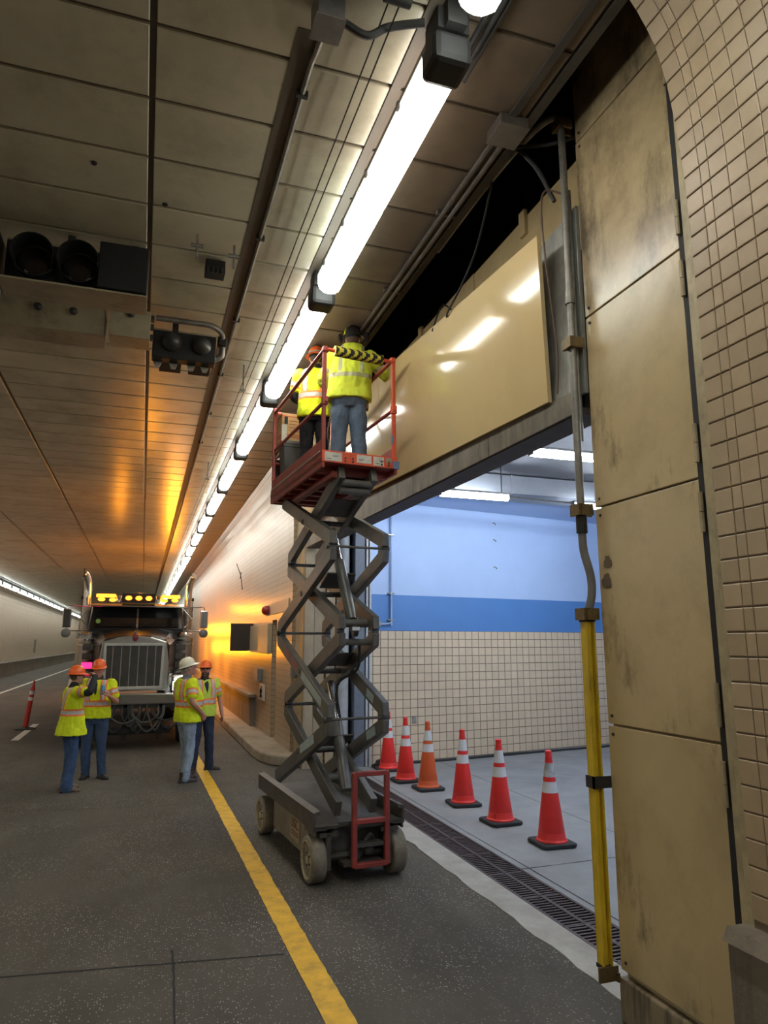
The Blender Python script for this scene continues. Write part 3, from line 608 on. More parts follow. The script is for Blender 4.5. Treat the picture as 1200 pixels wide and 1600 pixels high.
t = thing('cable_pulley', 'black cable clamp at the top where two thin ceiling cables start', 'clamp', (1.04, 2.86, 5.2))
b = B(); b.tube([(-.07, 0, .02), (.07, 0, .02)], .03, 10); b.build('roller', M_black, t, smooth=True); b = B(); b.box((0, 0, .08), (.06, .06, .12)); b.build('bracket', M_blackmetal, t)
def hanger(x, y, label, z=5.13, h=.2, cross=.1):
    t = thing('ceiling_hanger', label, 'hanger', (x, y, z))
    b = B(); b.tube([(0, 0, 0), (0, 0, ZC - .01 - z)], .009, 7); b.build('rod', M_steel, t, smooth=True)
    b = B(); b.tube([(-cross / 2, 0, h * .55), (cross / 2, 0, h * .55)], .018, 8); b.build('crossbar', M_steel, t, smooth=True); return t
hanger(.24, 5.55, 'steel T-shaped hanger rod under a bright glare spot, left of a pair')
hanger(.55, 5.62, 'steel T-shaped hanger rod close to the ceiling conduit, right of a pair')
hanger(.98, 8.25, 'thin hanger rod below the ceiling left of the second light', 5.0, .03, .06)
hanger(.98, 13.2, 'small far hanger rod below the ceiling left of the fourth light', 5.0, .03, .06)
t = thing('relay_box', 'small black ribbed box on the ceiling under the two hanger rods', 'box', (.42, 5.95, 5.21))
b = B(); b.box((0, 0, .06), (.17, .14, .12)); b.build('body', M_black, t, bevel=.006)
for k in range(4):
    b = B(); b.box((-.06 + .04 * k, -.075, .02), (.022, .02, .05)); b.build('terminal', M_blackmetal, t)
b = B(); b.ell((-.03, 5.2, 5.335), (.022, .022, .014), 8, 5); b.solo('ceiling_stud', M_black, 'small black stud on the ceiling panel above the two hangers', 'stud')
b = B(); b.ell((-.52, 4.86, 5.335), (.022, .022, .014), 8, 5); b.solo('ceiling_stud', M_black, 'lone black stud on the ceiling panel left of the main seam', 'stud')
# lane signal cluster
M_sig = mat('black_signal_housing', (.014, .014, .015), rough=.55, var=.2, spec=.4)
M_sigbox = mat('sooty_cream_box', (.36, .315, .215), rough=.42, var=.2, scale=3, dirt=(.06, .05, .035), dirt_amt=.75, dirt_scale=2.3)
t = thing('lane_signal', 'big black lane signal', 'traffic light', (-.75, 5.75, 4.80)); t['label'] = 'big black lane signal with two round dark lenses, cut by the left edge'
b = B(); b.b2(-.10, .28, -.1, .2, .0, .40); b.build('front_plate', M_sig, t, bevel=.01); t.children[-1].location = (.34, 0, 0)
b = B(); b.b2(-.46, .24, .08, .12, .02, .38); b.build('backplate', M_sig, t)
b = B(); b.b2(-.47, .62, .12, .22, -.02, .42); b.build('cabinet', M_sigbox, t, bevel=.006)
b = B(); b.b2(-.47, .62, -.1, .24, -.035, -.02); b.build('tray', M_sigbox, t)
for i, x in enumerate((-.24, .09)):
    b = B(); n = 24; rg = []
    for y, r in ((.06, .15), (-.14, .155), (-.14, .148), (.05, .143)):
        rg.append([V((x + r * cos(2 * pi * k / n), y + (0 if y > 0 else .11 * (sin(2 * pi * k / n) < -.3)), .2 + r * sin(2 * pi * k / n))) for k in range(n)])
    b.loft(rg, True, False); b.build('visor', M_sig, t, smooth=True)
    b = B(); b.ell((x, .07, .2), (.14, .03, .14), 20, 9); b.build('signal_lens', mat('dark_signal_lens', (.02, .012, .012), rough=.12, spec=.6, var=.05), t, smooth=True)
b = B(); b.b2(-.95, -.50, -.16, .3, .0, .40); b.build('side_cabinet', M_sig, t, bevel=.01); b = B(); b.b2(-.95, -.50, -.16, .24, -.06, -.0); b.build('side_tray', M_sigbox, t)
for x in (-.7, 0, .5):
    b = B(); b.box((x, .18, .48), (.06, .06, .13)); b.build('hanger_bracket', M_blackmetal, t)
t = thing('signal_cabinet', 'long sooty cream steel box behind the lane signal with two round knobs', 'cabinet', (-1.1, 7.0, 4.93))
b = B(); b.b2(-.62, .575, -.06, .28, 0, .29); b.build('body', M_sigbox, t, bevel=.006)
b = B(); b.b2(-.62, .575, -.075, -.06, .0, .29); b.build('front_door', M_sigbox, t, bevel=.004)
for x in (-.02, .29):
    b = B(); b.lathe([(.02, 0), (.036, .012), (.036, .035), (.02, .05), (.008, .06)], mtx=Matrix.Rotation(R(90), 3, 'X'), n=12, c=(x, -.075, .20)); b.build('knob', M_blackmetal, t, smooth=True)
for x in (-.4, .4):
    b = B(); b.box((x, .1, .35), (.06, .06, .13)); b.build('hanger_bracket', M_blackmetal, t)
t = thing('signal_cabinet', 'short square sooty cream box with one round knob next to the small signal', 'cabinet', (-.29, 6.95, 4.93))
b = B(); b.b2(-.19, .185, -.06, .22, 0, .29); b.build('body', M_sigbox, t, bevel=.006); b = B(); b.b2(-.19, .185, -.075, -.06, .0, .29); b.build('front_door', M_sigbox, t, bevel=.004)
b = B(); b.lathe([(.02, 0), (.036, .012), (.036, .035), (.02, .05), (.008, .06)], mtx=Matrix.Rotation(R(90), 3, 'X'), n=12, c=(.0, -.075, .23)); b.build('knob', M_blackmetal, t, smooth=True)
for z in (.05, .16, .25):
    b = B(); b.box((.2, .0, z), (.035, .05, .05)); b.build('hinge', M_blackmetal, t)
b = B(); b.box((0, .08, .35), (.06, .06, .13)); b.build('hanger_bracket', M_blackmetal, t)
t = thing('small_signal', 'small black two-lens signal seen from behind, fed by a bent pipe', 'traffic light', (.24, 7.25, 4.90))
b = B(); b.b2(-.32, .32, -.03, .12, .0, .30); b.build('housing', M_sig, t, bevel=.012)
for x in (-.13, .17):
    b = B(); b.lathe([(.075, 0), (.10, .03), (.075, .09), (.03, .12)], c=(x, -.03, .17), mtx=Matrix.Rotation(R(90), 3, 'X'), n=16); b.build('lens_back', mat('signal_back', (.035, .034, .034), rough=.4), t, smooth=True)
    b = B(); b.hexa([(x - .11, .1, -.0), (x + .11, .1, -.0), (x + .11, .32, -.02), (x - .11, .32, -.02), (x - .11, .1, .03), (x + .11, .1, .03), (x + .11, .32, .0), (x - .11, .32, .0)]); b.build('visor', M_sig, t)
for x in (-.26, -.10, .08, .22):
    b = B(); b.hexa([(x - .02, .1, -.06), (x + .02, .1, -.06), (x + .02, .12, -.06), (x - .02, .12, -.06), (x - .045, .1, .0), (x + .045, .1, .0), (x + .045, .12, .0), (x - .045, .12, .0)]); b.build('fin', M_galv, t)
b = B(); b.tube(cat_rom([(-.30, -.12, .38), (.1, -.12, .38), (.26, -.12, .375), (.37, -.06, .33), (.39, .02, .22), (.385, .05, .12), (.31, .06, .08)], 5), .03, 10); b.build('feed_pipe', M_steel, t, smooth=True)
b = B(); b.box((.385, .0, .26), (.10, .10, .10)); b.build('pipe_fitting', M_black, t, bevel=.02)
b = B(); b.box((-.1, .05, .36), (.06, .06, .12)); b.build('hanger_bracket', M_blackmetal, t)
# ceiling-edge conduit, box and void cabling
t = thing('edge_conduit', 'pair of sooty conduits along the ceiling edge above the doorway', 'conduit', (2.1, 7, 5.3))
M_soot_steel = mat('sooty_conduit', (.12, .10, .085), rough=.55, metal=.4, var=.3, scale=8)
for x in (2.03, 2.10):
    b = B(); b.tube([(x, 3.7, 5.30), (x, 12.4, 5.30)], .017, 8); b.build('pipe_run', M_soot_steel, t, smooth=True, world=True)
for y in (4.6, 5.9, 7.2, 8.5, 9.8):
    b = B(); b.box((2.07, y, 5.318), (.16, .04, .03)); b.build('pipe_clip', M_soot_steel, t, world=True)
t = thing('pull_box', 'flat sooty grey pull box at the end of the ceiling-edge conduits', 'box', (2.07, 3.6, 5.26))
b = B(); b.box((0, 0, .04), (.2, .2, .075)); b.build('body', M_soot_steel, t, bevel=.006); b = B(); b.box((0, 0, -.002), (.21, .21, .008)); b.build('cover', mat('sooty_box_cover', (.16, .14, .12), rough=.5, metal=.3, var=.2), t)
t = thing('jamb_conduit', 'grey steel conduit bending down from the ceiling along the near pier', 'conduit', (2.5, 3.6, 2.2))
b = B(); b.tube(cat_rom([(2.25, 5.2, 5.38), (2.26, 4.4, 5.40), (2.32, 3.95, 5.46), (2.42, 3.72, 5.54), (2.49, 3.64, 5.52), (2.50, 3.63, 5.35), (2.50, 3.63, 4.8), (2.50, 3.63, 4.4)], 6) + [V((2.50, 3.63, 2.72))], .024, 12); b.build('pipe_run', M_steel, t, smooth=True, world=True)
b = B(); b.tube([(2.50, 3.63, 2.80), (2.50, 3.63, 2.66)], .034, 12); b.build('coupling', M_black, t, smooth=True, world=True)
b = B(); b.tube([(2.50, 3.63, 4.25), (2.50, 3.63, 4.16)], .032, 12); b.build('coupling', M_steel, t, smooth=True, world=True)
b = B(); b.tube(cat_rom([(2.50, 3.63, 2.67), (2.505, 3.63, 2.55), (2.53, 3.61, 2.4), (2.53, 3.61, 2.28), (2.505, 3.63, 2.16)], 5), .025, 12); b.build('flexible_section', mat('flex_conduit', (.14, .13, .12), rough=.6, var=.2), t, smooth=True, world=True)
for z in (5.47, 3.885, 2.80, 2.17):
    b = B(); b.b2(2.47, 2.56, 3.585, 3.6, z - .035, z + .035); b.b2(2.455, 2.475, 3.585, 3.68, z - .035, z + .035); b.b2(2.47, 2.60, 3.66, 3.675, z - .03, z + .03); b.build('bracket', M_brass, t, world=True)
t = thing('second_conduit', 'thinner grey pipe running close behind the jamb conduit', 'conduit', (2.56, 3.66, 3.5))
b = B(); b.tube([(2.545, 3.655, 5.0), (2.545, 3.655, 3.25)], .018, 10); b.build('pipe_run', M_steel, t, smooth=True, world=True)
t = thing('conduit_guard', 'dirty yellow square guard channel standing at the foot of the near pier', 'guard', (2.5, 3.63, .2))
M_ypole = grime(mat('dirty_yellow_paint', (.62, .42, .02), rough=.5, var=.14, scale=7), (.07, .05, .02), .5, .68, .7, 1, 5., (2, 2, .3))
b = B()
for x0, x1, y0, y1 in ((2.475, 2.485, 3.6, 3.66), (2.525, 2.535, 3.6, 3.66), (2.475, 2.535, 3.65, 3.66)): b.b2(x0, x1, y0, y1, .27, 2.13)
b.build('channel', M_ypole, t, world=True)
b = B(); b.tube([(2.505, 3.628, .26), (2.505, 3.628, 2.15)], .018, 10); b.build('inner_pipe', M_ypole, t, smooth=True, world=True)
b = B(); b.b2(2.465, 2.60, 3.594, 3.606, 1.19, 1.255); b.b2(2.465, 2.475, 3.594, 3.67, 1.19, 1.255); b.build('bracket', M_blackmetal, t, world=True)
b = B(); b.b2(2.44, 2.56, 3.59, 3.605, .20, .275); b.b2(2.54, 2.555, 3.57, 3.605, .20, .245); b.build('foot_bracket', M_brass, t, world=True)
b = B(); b.b2(2.47, 2.54, 3.6, 3.665, .255, .275); b.b2(2.47, 2.54, 3.6, 3.665, 2.125, 2.15); b.build('end_collar', M_black, t, world=True)
b = B(); b.tube(cat_rom([(2.50, 3.63, 4.95), (2.40, 3.70, 5.0), (2.36, 3.70, 4.85), (2.36, 3.68, 4.5), (2.44, 3.74, 4.1), (2.47, 3.76, 3.85), (2.47, 3.78, 3.6)], 6), .007, 7); b.solo('brown_cable', mat('brown_cable', (.10, .06, .04), rough=.6), 'loose brown cable looping down beside the jamb conduit', 'cable', smooth=True)
b = B(); b.tube(cat_rom([(2.24, 4.15, 5.42), (2.30, 4.3, 5.36), (2.38, 4.7, 5.15), (2.36, 4.95, 4.95), (2.34, 5.2, 4.82), (2.40, 5.35, 4.83)], 5), .009, 6); b.solo('void_cable', M_black, 'black cable hanging out of the dark void onto the cream lintel panel', 'cable', smooth=True)
b = B(); b.tube(cat_rom([(2.6, 5.7, 5.12), (2.48, 5.6, 5.1), (2.40, 5.55, 4.98), (2.36, 5.6, 4.82)], 5), .008, 6); b.solo('void_cable', M_black, 'short black cable tail lying over the lintel panel edge, nearer the lift', 'cable', smooth=True)
b = B(); b.tube(cat_rom([(2.3, 3.9, 5.45), (2.5, 3.75, 5.42), (2.7, 3.66, 5.48), (2.78, 3.62, 5.55)], 5), .014, 7); b.tube(cat_rom([(2.25, 3.95, 5.55), (2.42, 3.85, 5.3), (2.52, 3.78, 5.0)], 5), .016, 7)
b.solo('void_hose', M_blackmetal, 'dark crossing pipes in the black void beside the jamb conduit top', 'pipe', smooth=True)
# far wall furniture by the niche
t = thing('blank_sign', 'dark square sign sticking out of the amber-lit tile wall', 'sign', (2.36, 17.1, 2.1))
b = B(); b.b2(-.40, .14, -.02, .02, -.28, .36); b.build('face', mat('sign_dark_back', (.045, .035, .03), rough=.6, var=.15), t); b = B(); b.b2(.14, .17, -.03, .03, -.33, .41); b.build('hinge_post', M_blackmetal, t)
t = thing('sign_box', 'long cream steel cabinet on the wall beside the dark square sign', 'cabinet', (2.42, 16.0, 2.08))
b = B(); b.b2(-.01, .075, -1.45, 1.05, -.29, .32); b.build('body', mat('cream_cabinet', (.50, .41, .28), rough=.5, var=.08), t, bevel=.01)
t = thing('alarm_light', 'red domed alarm light on a pale plate above the cream wall cabinet', 'lamp', (2.44, 15.0, 2.68))
b = B(); b.lathe([(.10, 0), (.10, .03), (.09, .09), (.06, .13), (.02, .145)], mtx=Matrix.Rotation(R(-90), 3, 'Y'), n=16, c=(.05, 0, 0)); b.build('dome', mat('red_lens', (.30, .02, .02), rough=.25), t, smooth=True); b = B(); b.box((.06, .1, 0), (.06, .3, .22)); b.build('base_plate', M_galv, t, bevel=.01)
b = B(); b.b2(2.465, 2.495, 12.7, 14.6, 2.58, 2.80); b.solo('wall_plate', mat('plate_beige', (.44, .35, .26), rough=.5, var=.1), 'long beige plate on the tile wall beside the red alarm light', 'plate')
t = thing('call_box', 'small grey call box on the tile wall above the white notice', 'box', (2.49, 15.9, 1.2)); b = B(); b.b2(-.09, .005, -.3, .3, 0, .26); b.build('body', M_grey_metal, t, bevel=.01); b = B(); b.b2(-.10, -.09, -.31, .31, -.01, .27); b.build('door', mat('call_box_door', (.26, .25, .24), rough=.4), t)
t = thing('notice_sign', 'small white notice with a dark running figure low on the tile wall', 'sign', (2.488, 15.55, .84)); b = B(); b.b2(-.02, .0, -.45, .25, -.02, .30); b.build('plate', mat('notice_white', (.6, .56, .5), rough=.5, var=.06), t, bevel=.004)
b = B(); b.ell((-.022, -.1, .235), (.004, .06, .03), 10, 6)
for (y0, z0), (y1, z1), w_ in (((-.1, .21), (-.08, .11), .07), ((-.08, .12), (-.18, .03), .045), ((-.08, .12), (.03, .03), .045), ((-.1, .2), (-.2, .14), .03), ((-.1, .2), (.02, .17), .03)): b.bar((-.022, y0, z0), (-.022, y1, z1), w_, .006); b.build('pictogram', M_black, t)
t = thing('round_detector', 'round grey sounder beside the yellow strip of the far pier', 'sounder', (2.5, 12.2, 1.52)); b = B(); b.lathe([(.11, 0), (.11, .05), (.05, .06), (.05, .10), (.02, .11)], mtx=Matrix.Rotation(R(-90), 3, 'Y'), n=18, c=(.05, 0, 0)); b.build('body', M_grey_metal, t, smooth=True)
for k in range(3):
    b = B(); b.box((-.03, -.06 + .06 * k, 0), (.06, .02, .16)); b.build('rib', M_grey_metal, t)
b = B(); b.b2(2.46, 2.495, 13.1, 13.3, 1.95, 2.42); b.solo('wall_box', M_blackmetal, 'tall dark box on the tile wall left of the far pier', 'box', bevel=.006)
b = B(); b.tube(cat_rom([(2.34, 19.6, 4.15), (2.42, 19.2, 3.75), (2.44, 19.0, 3.4)], 4), .012, 6); b.bar((2.40, 19.2, 3.72), (2.38, 18.9, 3.85), .02); b.solo('wall_cable', M_blackmetal, 'thin dark cable with a stub high on the far tile wall', 'cable')
b = B(); b.b2(-8.27, -8.22, 63.6, 64.6, 1.25, 2.3); b.solo('wall_hatch', M_conc_dark, 'small dark hatch in the far left tunnel wall', 'hatch')

# ------------------------------------------------------------------ cones
M_wh = mat('white_reflective', (.70, .70, .70), rough=.35, var=.06, dirt=(.3, .29, .28), dirt_amt=.4, dirt_scale=9.)
def make_cone(body, label, dirty=False):
    t = thing('traffic_cone', label, 'traffic cone', (0, 0, 0), 0, 'cones in the garage doorway')
    b = B(); s = .19; c = .03
    o = lambda s, c: [(-s + c, -s), (s - c, -s), (s, -s + c), (s, s - c), (s - c, s), (-s + c, s), (-s, s - c), (-s, -s + c)]
    b.loft([[V((x, y, z)) for x, y in o(s_, c_)] for s_, c_, z in ((.185, .03, .006), (.19, .03, .012), (.19, .03, .036), (.178, .03, .044))]); b.build('base', M_rub, t)
    prof = lambda z: .142 - (.142 - .030) * ((z - .06) / .82)
    def band(z0, z1, nm, m, ex=0.):
        b = B(); b.lathe([(prof(z0) + ex, z0), (prof((z0 + z1) / 2) + ex, (z0 + z1) / 2), (prof(z1) + ex, z1)], n=28); return b.build(nm, m, t, smooth=True)
    b = B(); b.lathe([(.158, .040), (.157, .055), (.146, .062), (prof(.075), .075), (prof(.12), .12), (prof(.125) + .0, .125), (prof(.128) - .002, .128), (prof(.131), .131), (prof(.50), .50), (prof(.80), .80), (.036, .83), (.038, .835), (.036, .85), (.032, .86), (.035, .875), (.033, .905), (.018, .912)], n=28); b.build('body', body, t, smooth=True, sharp=50)
    band(.505, .61, 'lower_collar', M_wh, .002); band(.655, .79, 'upper_collar', M_wh if not dirty else mat('dirty_white_reflective', (.62, .62, .62), rough=.4, var=.15, dirt=(.05, .05, .05), dirt_amt=.9, dirt_scale=5.), .002)
    return t
M_cr = mat('red_orange_cone', (.86, .035, .028), rough=.42, var=.05, dirt=(.25, .03, .03), dirt_amt=.3, dirt_scale=3.)
M_co = mat('faded_orange_cone', (.70, .115, .028), rough=.5, var=.08)
cones = [(3.845, 11.17, 'red cone with two white bands, farthest of the row, in front of the tile wall', M_cr, 0), (3.79, 10.22, 'red cone with a sooty collar, second from the back of the row', M_cr, 1),
         (3.885, 9.58, 'faded orange cone with white bands, third from the back', M_co, 0), (3.945, 8.56, 'red cone with two white bands, fourth from the back of the row', M_cr, 0),
         (3.955, 7.59, 'red cone with two white bands, second nearest to the yellow guard', M_cr, 0), (4.035, 6.65, 'red cone with a blackened tip and smeared collar, nearest to the yellow guard', M_cr, 1)]
for x, y, lab, m, d in cones:
    t = make_cone(m, lab, d); t.location = (x, y, .004); t.rotation_euler.z = R(rnd.uniform(-9, 9))
t = thing('delineator_post', 'leaning red delineator post with white bands on the lane dash', 'delineator', (-2.5, 19.05, .006)); M_del = mat('delineator_red', (.55, .04, .03), rough=.5, var=.08)
b = B(); b.lathe([(.24, 0), (.24, .02), (.12, .045), (.06, .06)], n=8); b.build('base', M_rub, t)
T_ = Matrix.Rotation(R(6), 3, 'Y')
b = B(); b.lathe([(.058, .04), (.055, .6), (.05, .92), (.03, 1.0), (.03, 1.1), (.015, 1.12)], n=16, mtx=T_); b.build('post', M_del, t, smooth=True)
for z0, z1 in ((.66, .74), (.80, .88)):
    b = B(); b.lathe([(.058, z0), (.056, z1)], n=16, mtx=T_); b.build('reflective_band', M_wh, t, smooth=True)
#==LIFT==
# ------------------------------------------------------------------ scissor lift
lift = thing('scissor_lift', 'raised grey and red scissor lift carrying two workers up to the lintel', 'lift', (1.80, 7.195, 0), R(4.3))
M_lred = grime(mat('worn_red_paint', (.30, .045, .035), rough=.5, var=.22, scale=7, dirt=(.10, .025, .02), dirt_amt=.5, dirt_scale=4.), (.32, .12, .09), .6, .75, .5, 1, 9., (1, 1, 1))
M_lor = mat('orange_red_paint', (.62, .085, .035), rough=.45, var=.15, scale=8, dirt=(.25, .05, .03), dirt_amt=.4, dirt_scale=6.)
M_arm = grime(mat('grey_scissor_steel', (.135, .128, .115), rough=.38, metal=.3, var=.25, scale=7, dirt=(.05, .045, .04), dirt_amt=.5), (.3, .36, .34), .62, .72, .55, 1, 4., (1, 1, 1))
M_chas = mat('dirty_chassis_steel', (.085, .075, .065), rough=.55, metal=.2, var=.3, scale=6, dirt=(.03, .027, .024), dirt_amt=.6)
M_cream = grime(mat('dirty_cream_door', (.19, .17, .125), rough=.55, var=.2, scale=4), (.06, .05, .04), .5, .68, .7, 1, 3.)
M_tire = mat('worn_grey_tyre', (.20, .17, .125), rough=.8, var=.25, scale=12, bump=.15, dirt=(.06, .05, .04), dirt_amt=.5, dirt_scale=4.)
M_hub = mat('dirty_cream_hub', (.40, .34, .23), rough=.6, var=.2, scale=10, dirt=(.1, .08, .05), dirt_amt=.6, dirt_scale=8.)
# wheels
def wheel(x, y, s):
    b = B(); w_ = .065; mx = Matrix.Rotation(R(90) * s, 3, 'Y')
    b.lathe([(.13, -w_), (.175, -w_), (.188, -w_ + .012), (.19, -w_ + .03), (.19, w_ - .03), (.188, w_ - .012), (.175, w_), (.155, w_ + .003), (.15, w_ - .01), (.12, w_ - .02)], mtx=mx, n=36)
    o = b.build('wheel', M_tire, lift, smooth=True); o.location = (x, y, .19)
    b = B(); b.lathe([(.16, w_ - .04), (.158, w_ + .002), (.145, w_ + .004), (.135, w_ - .03), (.075, w_ - .045), (.065, w_ - .02), (.04, w_ - .015), (.03, w_ - .0), (.012, w_ + .004)], mtx=mx, n=32); b.build('hub', M_hub, o, smooth=True)
    for k in range(5):
        a = 2 * pi * k / 5; b = B(); b.disc((s * (w_ - .018), .052 * cos(a), .052 * sin(a)), (1, 0, 0), .009, .02, 8); b.build('lug_nut', M_chas, o)
for x, y, s in ((-.37, -.86, -1), (.37, -.86, 1), (-.37, .86, -1), (.37, .86, 1)): wheel(x, y, s)
b = B(); b.b2(-.26, .26, -.84, .95, .14, .44); b.build('chassis_frame', M_chas, lift, bevel=.01)
b = B(); b.b2(-.40, .40, -.92, .97, .44, .475); b.build('deck_plate', M_chas, lift)
for s in (-1, 1):
    b = B(); o = [(s * .42, .44), (s * .42, .585), (s * .36, .60), (s * .36, .57), (s * .40, .56), (s * .40, .47), (s * .30, .47), (s * .30, .44)]
    b.prism(o, lambda x, z: V((x, -1.0, z)), lambda x, z: V((x, 1.02, z))); b.build('side_rail', M_chas, lift)
    b = B(); b.b2(s * .345, s * .29, -.62, .62, .12, .44); b.build('battery_door', M_cream, lift, bevel=.012)
    b = B(); b.b2(s * .36, s * .2, -1.0, -.70, .385, .42); b.b2(s * .41, s * .395, -1.0, -.72, .40, .45); b.build('front_outrigger', M_chas, lift)
    b = B(); b.b2(s * .30, s * .26, .7, 1.0, .1, .42); b.build('axle_bracket', M_chas, lift); b = B(); b.b2(s * .30, s * .26, -1.0, -.7, .12, .42); b.build('axle_bracket', M_chas, lift)
for s in (-1, 1):
    b = B(); b.b2(s * .19, s * .41, -1.0, -.9, .45, .475); b.build('front_channel', M_chas, lift)
b = B(); b.tube([(-.3, -.86, .19), (.3, -.86, .19)], .03, 10); b.build('front_axle', M_chas, lift); b = B(); b.tube([(-.3, .86, .19), (.3, .86, .19)], .03, 10); b.build('rear_axle', M_chas, lift)
b = B(); b.tube(cat_rom([(.02, -.95, .2), (.05, -.97, .3), (.12, -.95, .36), (.16, -.93, .3)], 4), .016, 7); b.tube([(-.02, -.93, .18), (-.02, -.93, .26)], .05, 12); b.ell((.1, -.95, .24), (.05, .04, .05)); b.build('hydraulic_pump', M_chas, lift, smooth=True)
b = B(); b.box((0.03, -.93, .15), (.36, .16, .03)); b.build('pump_tray', M_chas, lift)
# company board on the battery door
b = B(); b.b2(-.352, -.346, -.36, -.06, .18, .40); bd = b.build('name_board', mat('board_cream', (.34, .25, .165), rough=.6, var=.1, dirt=(.18, .13, .09), dirt_amt=.5, dirt_scale=8.), lift)
Mt = Matrix(((0, 0, -1, -.354), (-1, 0, 0, -.21), (0, 1, 0, .325), (0, 0, 0, 1)))
text('USC', .125, Mt, mat('faded_red_lettering', (.11, .03, .022), rough=.6), bd)
for k in range(2):
    b = B(); b.b2(-.354, -.352, -.32, -.10, .225 + .025 * k, .233 + .025 * k); b.build('lettering_line', mat('faded_red_lettering', (.11, .03, .022)), bd)
# ladder
b = B()
for s in (-1, 1): b.tube([(s * .135 + .07, -1.07, .13), (s * .135 + .07, -1.07, .90)], .018, 10)
la = B(); x0, x1 = -.075, .225; yL = -1.07
for x, nm in ((x0, 'ladder_rail'), (x1, 'ladder_rail')):
    b = B(); b.b2(x - .022, x + .022, yL - .012, yL + .03, .14, .90); b.build(nm, M_lred, lift, bevel=.004)
for z in (.15, .50, .885):
    b = B(); b.b2(x0, x1, yL - .015, yL + .035, z - .02, z + .02); b.build('ladder_rung', M_lred, lift, bevel=.006)
for z in (.3, .46):
    b = B(); b.b2(x0 + .02, x1 - .02, yL + .03, -.95, z - .015, z + .015); b.build('ladder_mount', M_chas, lift)
# scissor arms
YF, YR = -.90, .80
LV = [.58, 1.335, 2.11, 2.885, 3.60]
def strap(pts, wd):
    pts = [V((p[0], p[1], 0)) for p in pts]; L_, R_ = [], []
    for i, p in enumerate(pts):
        a = (p - pts[i - 1]).normalized() if i else (pts[1] - p).normalized(); c = (pts[i + 1] - p).normalized() if i < len(pts) - 1 else a
        n = V((-(a + c).y, (a + c).x, 0)).normalized(); d = wd / 2 / max(.5, n.dot(V((-a.y, a.x, 0))))
        L_.append(p + n * d); R_.append(p - n * d)
    return L_, R_
def arm(x, ya, za, yb, zb, th_=.062, wd=.138, ends=(1, 1)):
    d = .085; sy = 1 if yb > ya else -1; pts = []
    pts += [(ya, za + .012), (ya + sy * .008, za + d)] if ends[0] else [(ya, za)]
    pts += [(yb - sy * .008, zb - d), (yb, zb - .012)] if ends[1] else [(yb, zb)]
    L_, R_ = strap(pts, wd); b = B()
    rg = [[V((x - th_ / 2, l.x, l.y)), V((x - th_ / 2, r.x, r.y)), V((x + th_ / 2, r.x, r.y)), V((x + th_ / 2, l.x, l.y))] for l, r in zip(L_, R_)]
    b.loft(rg if sy < 0 else [r[::-1] for r in rg]); return b.build('scissor_arm', M_arm, lift, bevel=.006)
XO, XI = .262, .165
for st in range(4):
    z0, z1 = LV[st], LV[st + 1]
    fr_out = st in (1, 3)       # the family that starts at the front in this stage is the outer pair
    for s in (-1, 1):
        if fr_out:
            arm(s * XO, YF, z0, YR, z1, ends=(1, 0 if st == 3 else 1)); arm(s * XI, YR, z0, YF, z1, ends=(1, 0 if st == 3 else 1))
        else:
            arm(s * XI, YF, z0, YR, z1, ends=(0 if st == 0 else 1, 1)); arm(s * XO, YR, z0, YF, z1, ends=(0 if st == 0 else 1, 1))
    ym, zm = (YF + YR) / 2, (z0 + z1) / 2
    b = B(); b.tube([(-.30, ym, zm), (.30, ym, zm)], .028, 12); b.build('centre_pin', M_chas, lift, smooth=True)
    b = B(); b.box((0, ym - .28, zm + (.12 if fr_out else .12)), (.29, .30, .012), Matrix.Rotation(R(-25), 3, 'X')); b.build('web_plate', M_chas, lift)
def rod(x0, x1, y, z, r, nm='tie_rod', m=None): b = B(); b.tube([(x0, y, z), (x1, y, z)], r, 12); return b.build(nm, m or M_arm, lift, smooth=True)
for st in (1, 3):
    rod(-.31, .31, YF, LV[st], .012)
    for s in (-1, 1): rod(s * .235, s * .315, YF, LV[st], .026, 'pin_boss'); rod(s * .14, s * .20, YR, LV[st], .028, 'pin_boss', M_black)
    rod(-.19, .19, YR, LV[st], .018)
rod(-.31, .31, YR, LV[2], .014)
for s in (-1, 1): rod(s * .235, s * .31, YR, LV[2], .028, 'pin_boss', M_black); rod(s * .135, s * .205, YF, LV[2], .026, 'pin_boss')
rod(-.15, .15, YF + .12, LV[2] + .075, .04, 'cross_tube'); rod(-.15, .15, YF + .06, LV[2] - .10, .03, 'cross_tube'); rod(-.15, .15, YF + .1, LV[3] + .56, .04, 'cross_tube'); rod(-.15, .15, YF + .05, LV[4] - .09, .035, 'cross_tube')
rod(-.15, .15, YF + .35, LV[0] + .2, .04, 'cross_tube')
b = B(); b.tube([(-.02, YF + .06, LV[2] + .0), (.02, YF + .06, LV[2] + .0)], .05, 12); b.box((-.03, YF - .02, LV[2] + .02), (.09, .05, .04)); b.build('valve_block', M_chas, lift)
b = B(); b.box((-.03, YF - .05, LV[2] + .02), (.07, .006, .032)); b.build('valve_tag', M_wh, lift)
def cyl(a, c, nm):
    a, c = V(a), V(c); m = a.lerp(c, .62); b = B(); b.tube([a, m], .055, 16); b.build(nm, mat('cylinder_grey', (.13, .125, .115), rough=.4, metal=.3, var=.2), lift, smooth=True); b = B(); b.tube([m, c], .035, 12); b.build('piston_rod', M_chrome, lift, smooth=True)
cyl((0, YF + .25, .68), (0, YF + .75, 1.62), 'lift_cylinder'); cyl((0, YF + .15, LV[2] + .1), (0, YF + .75, LV[3] + .28), 'lift_cylinder')
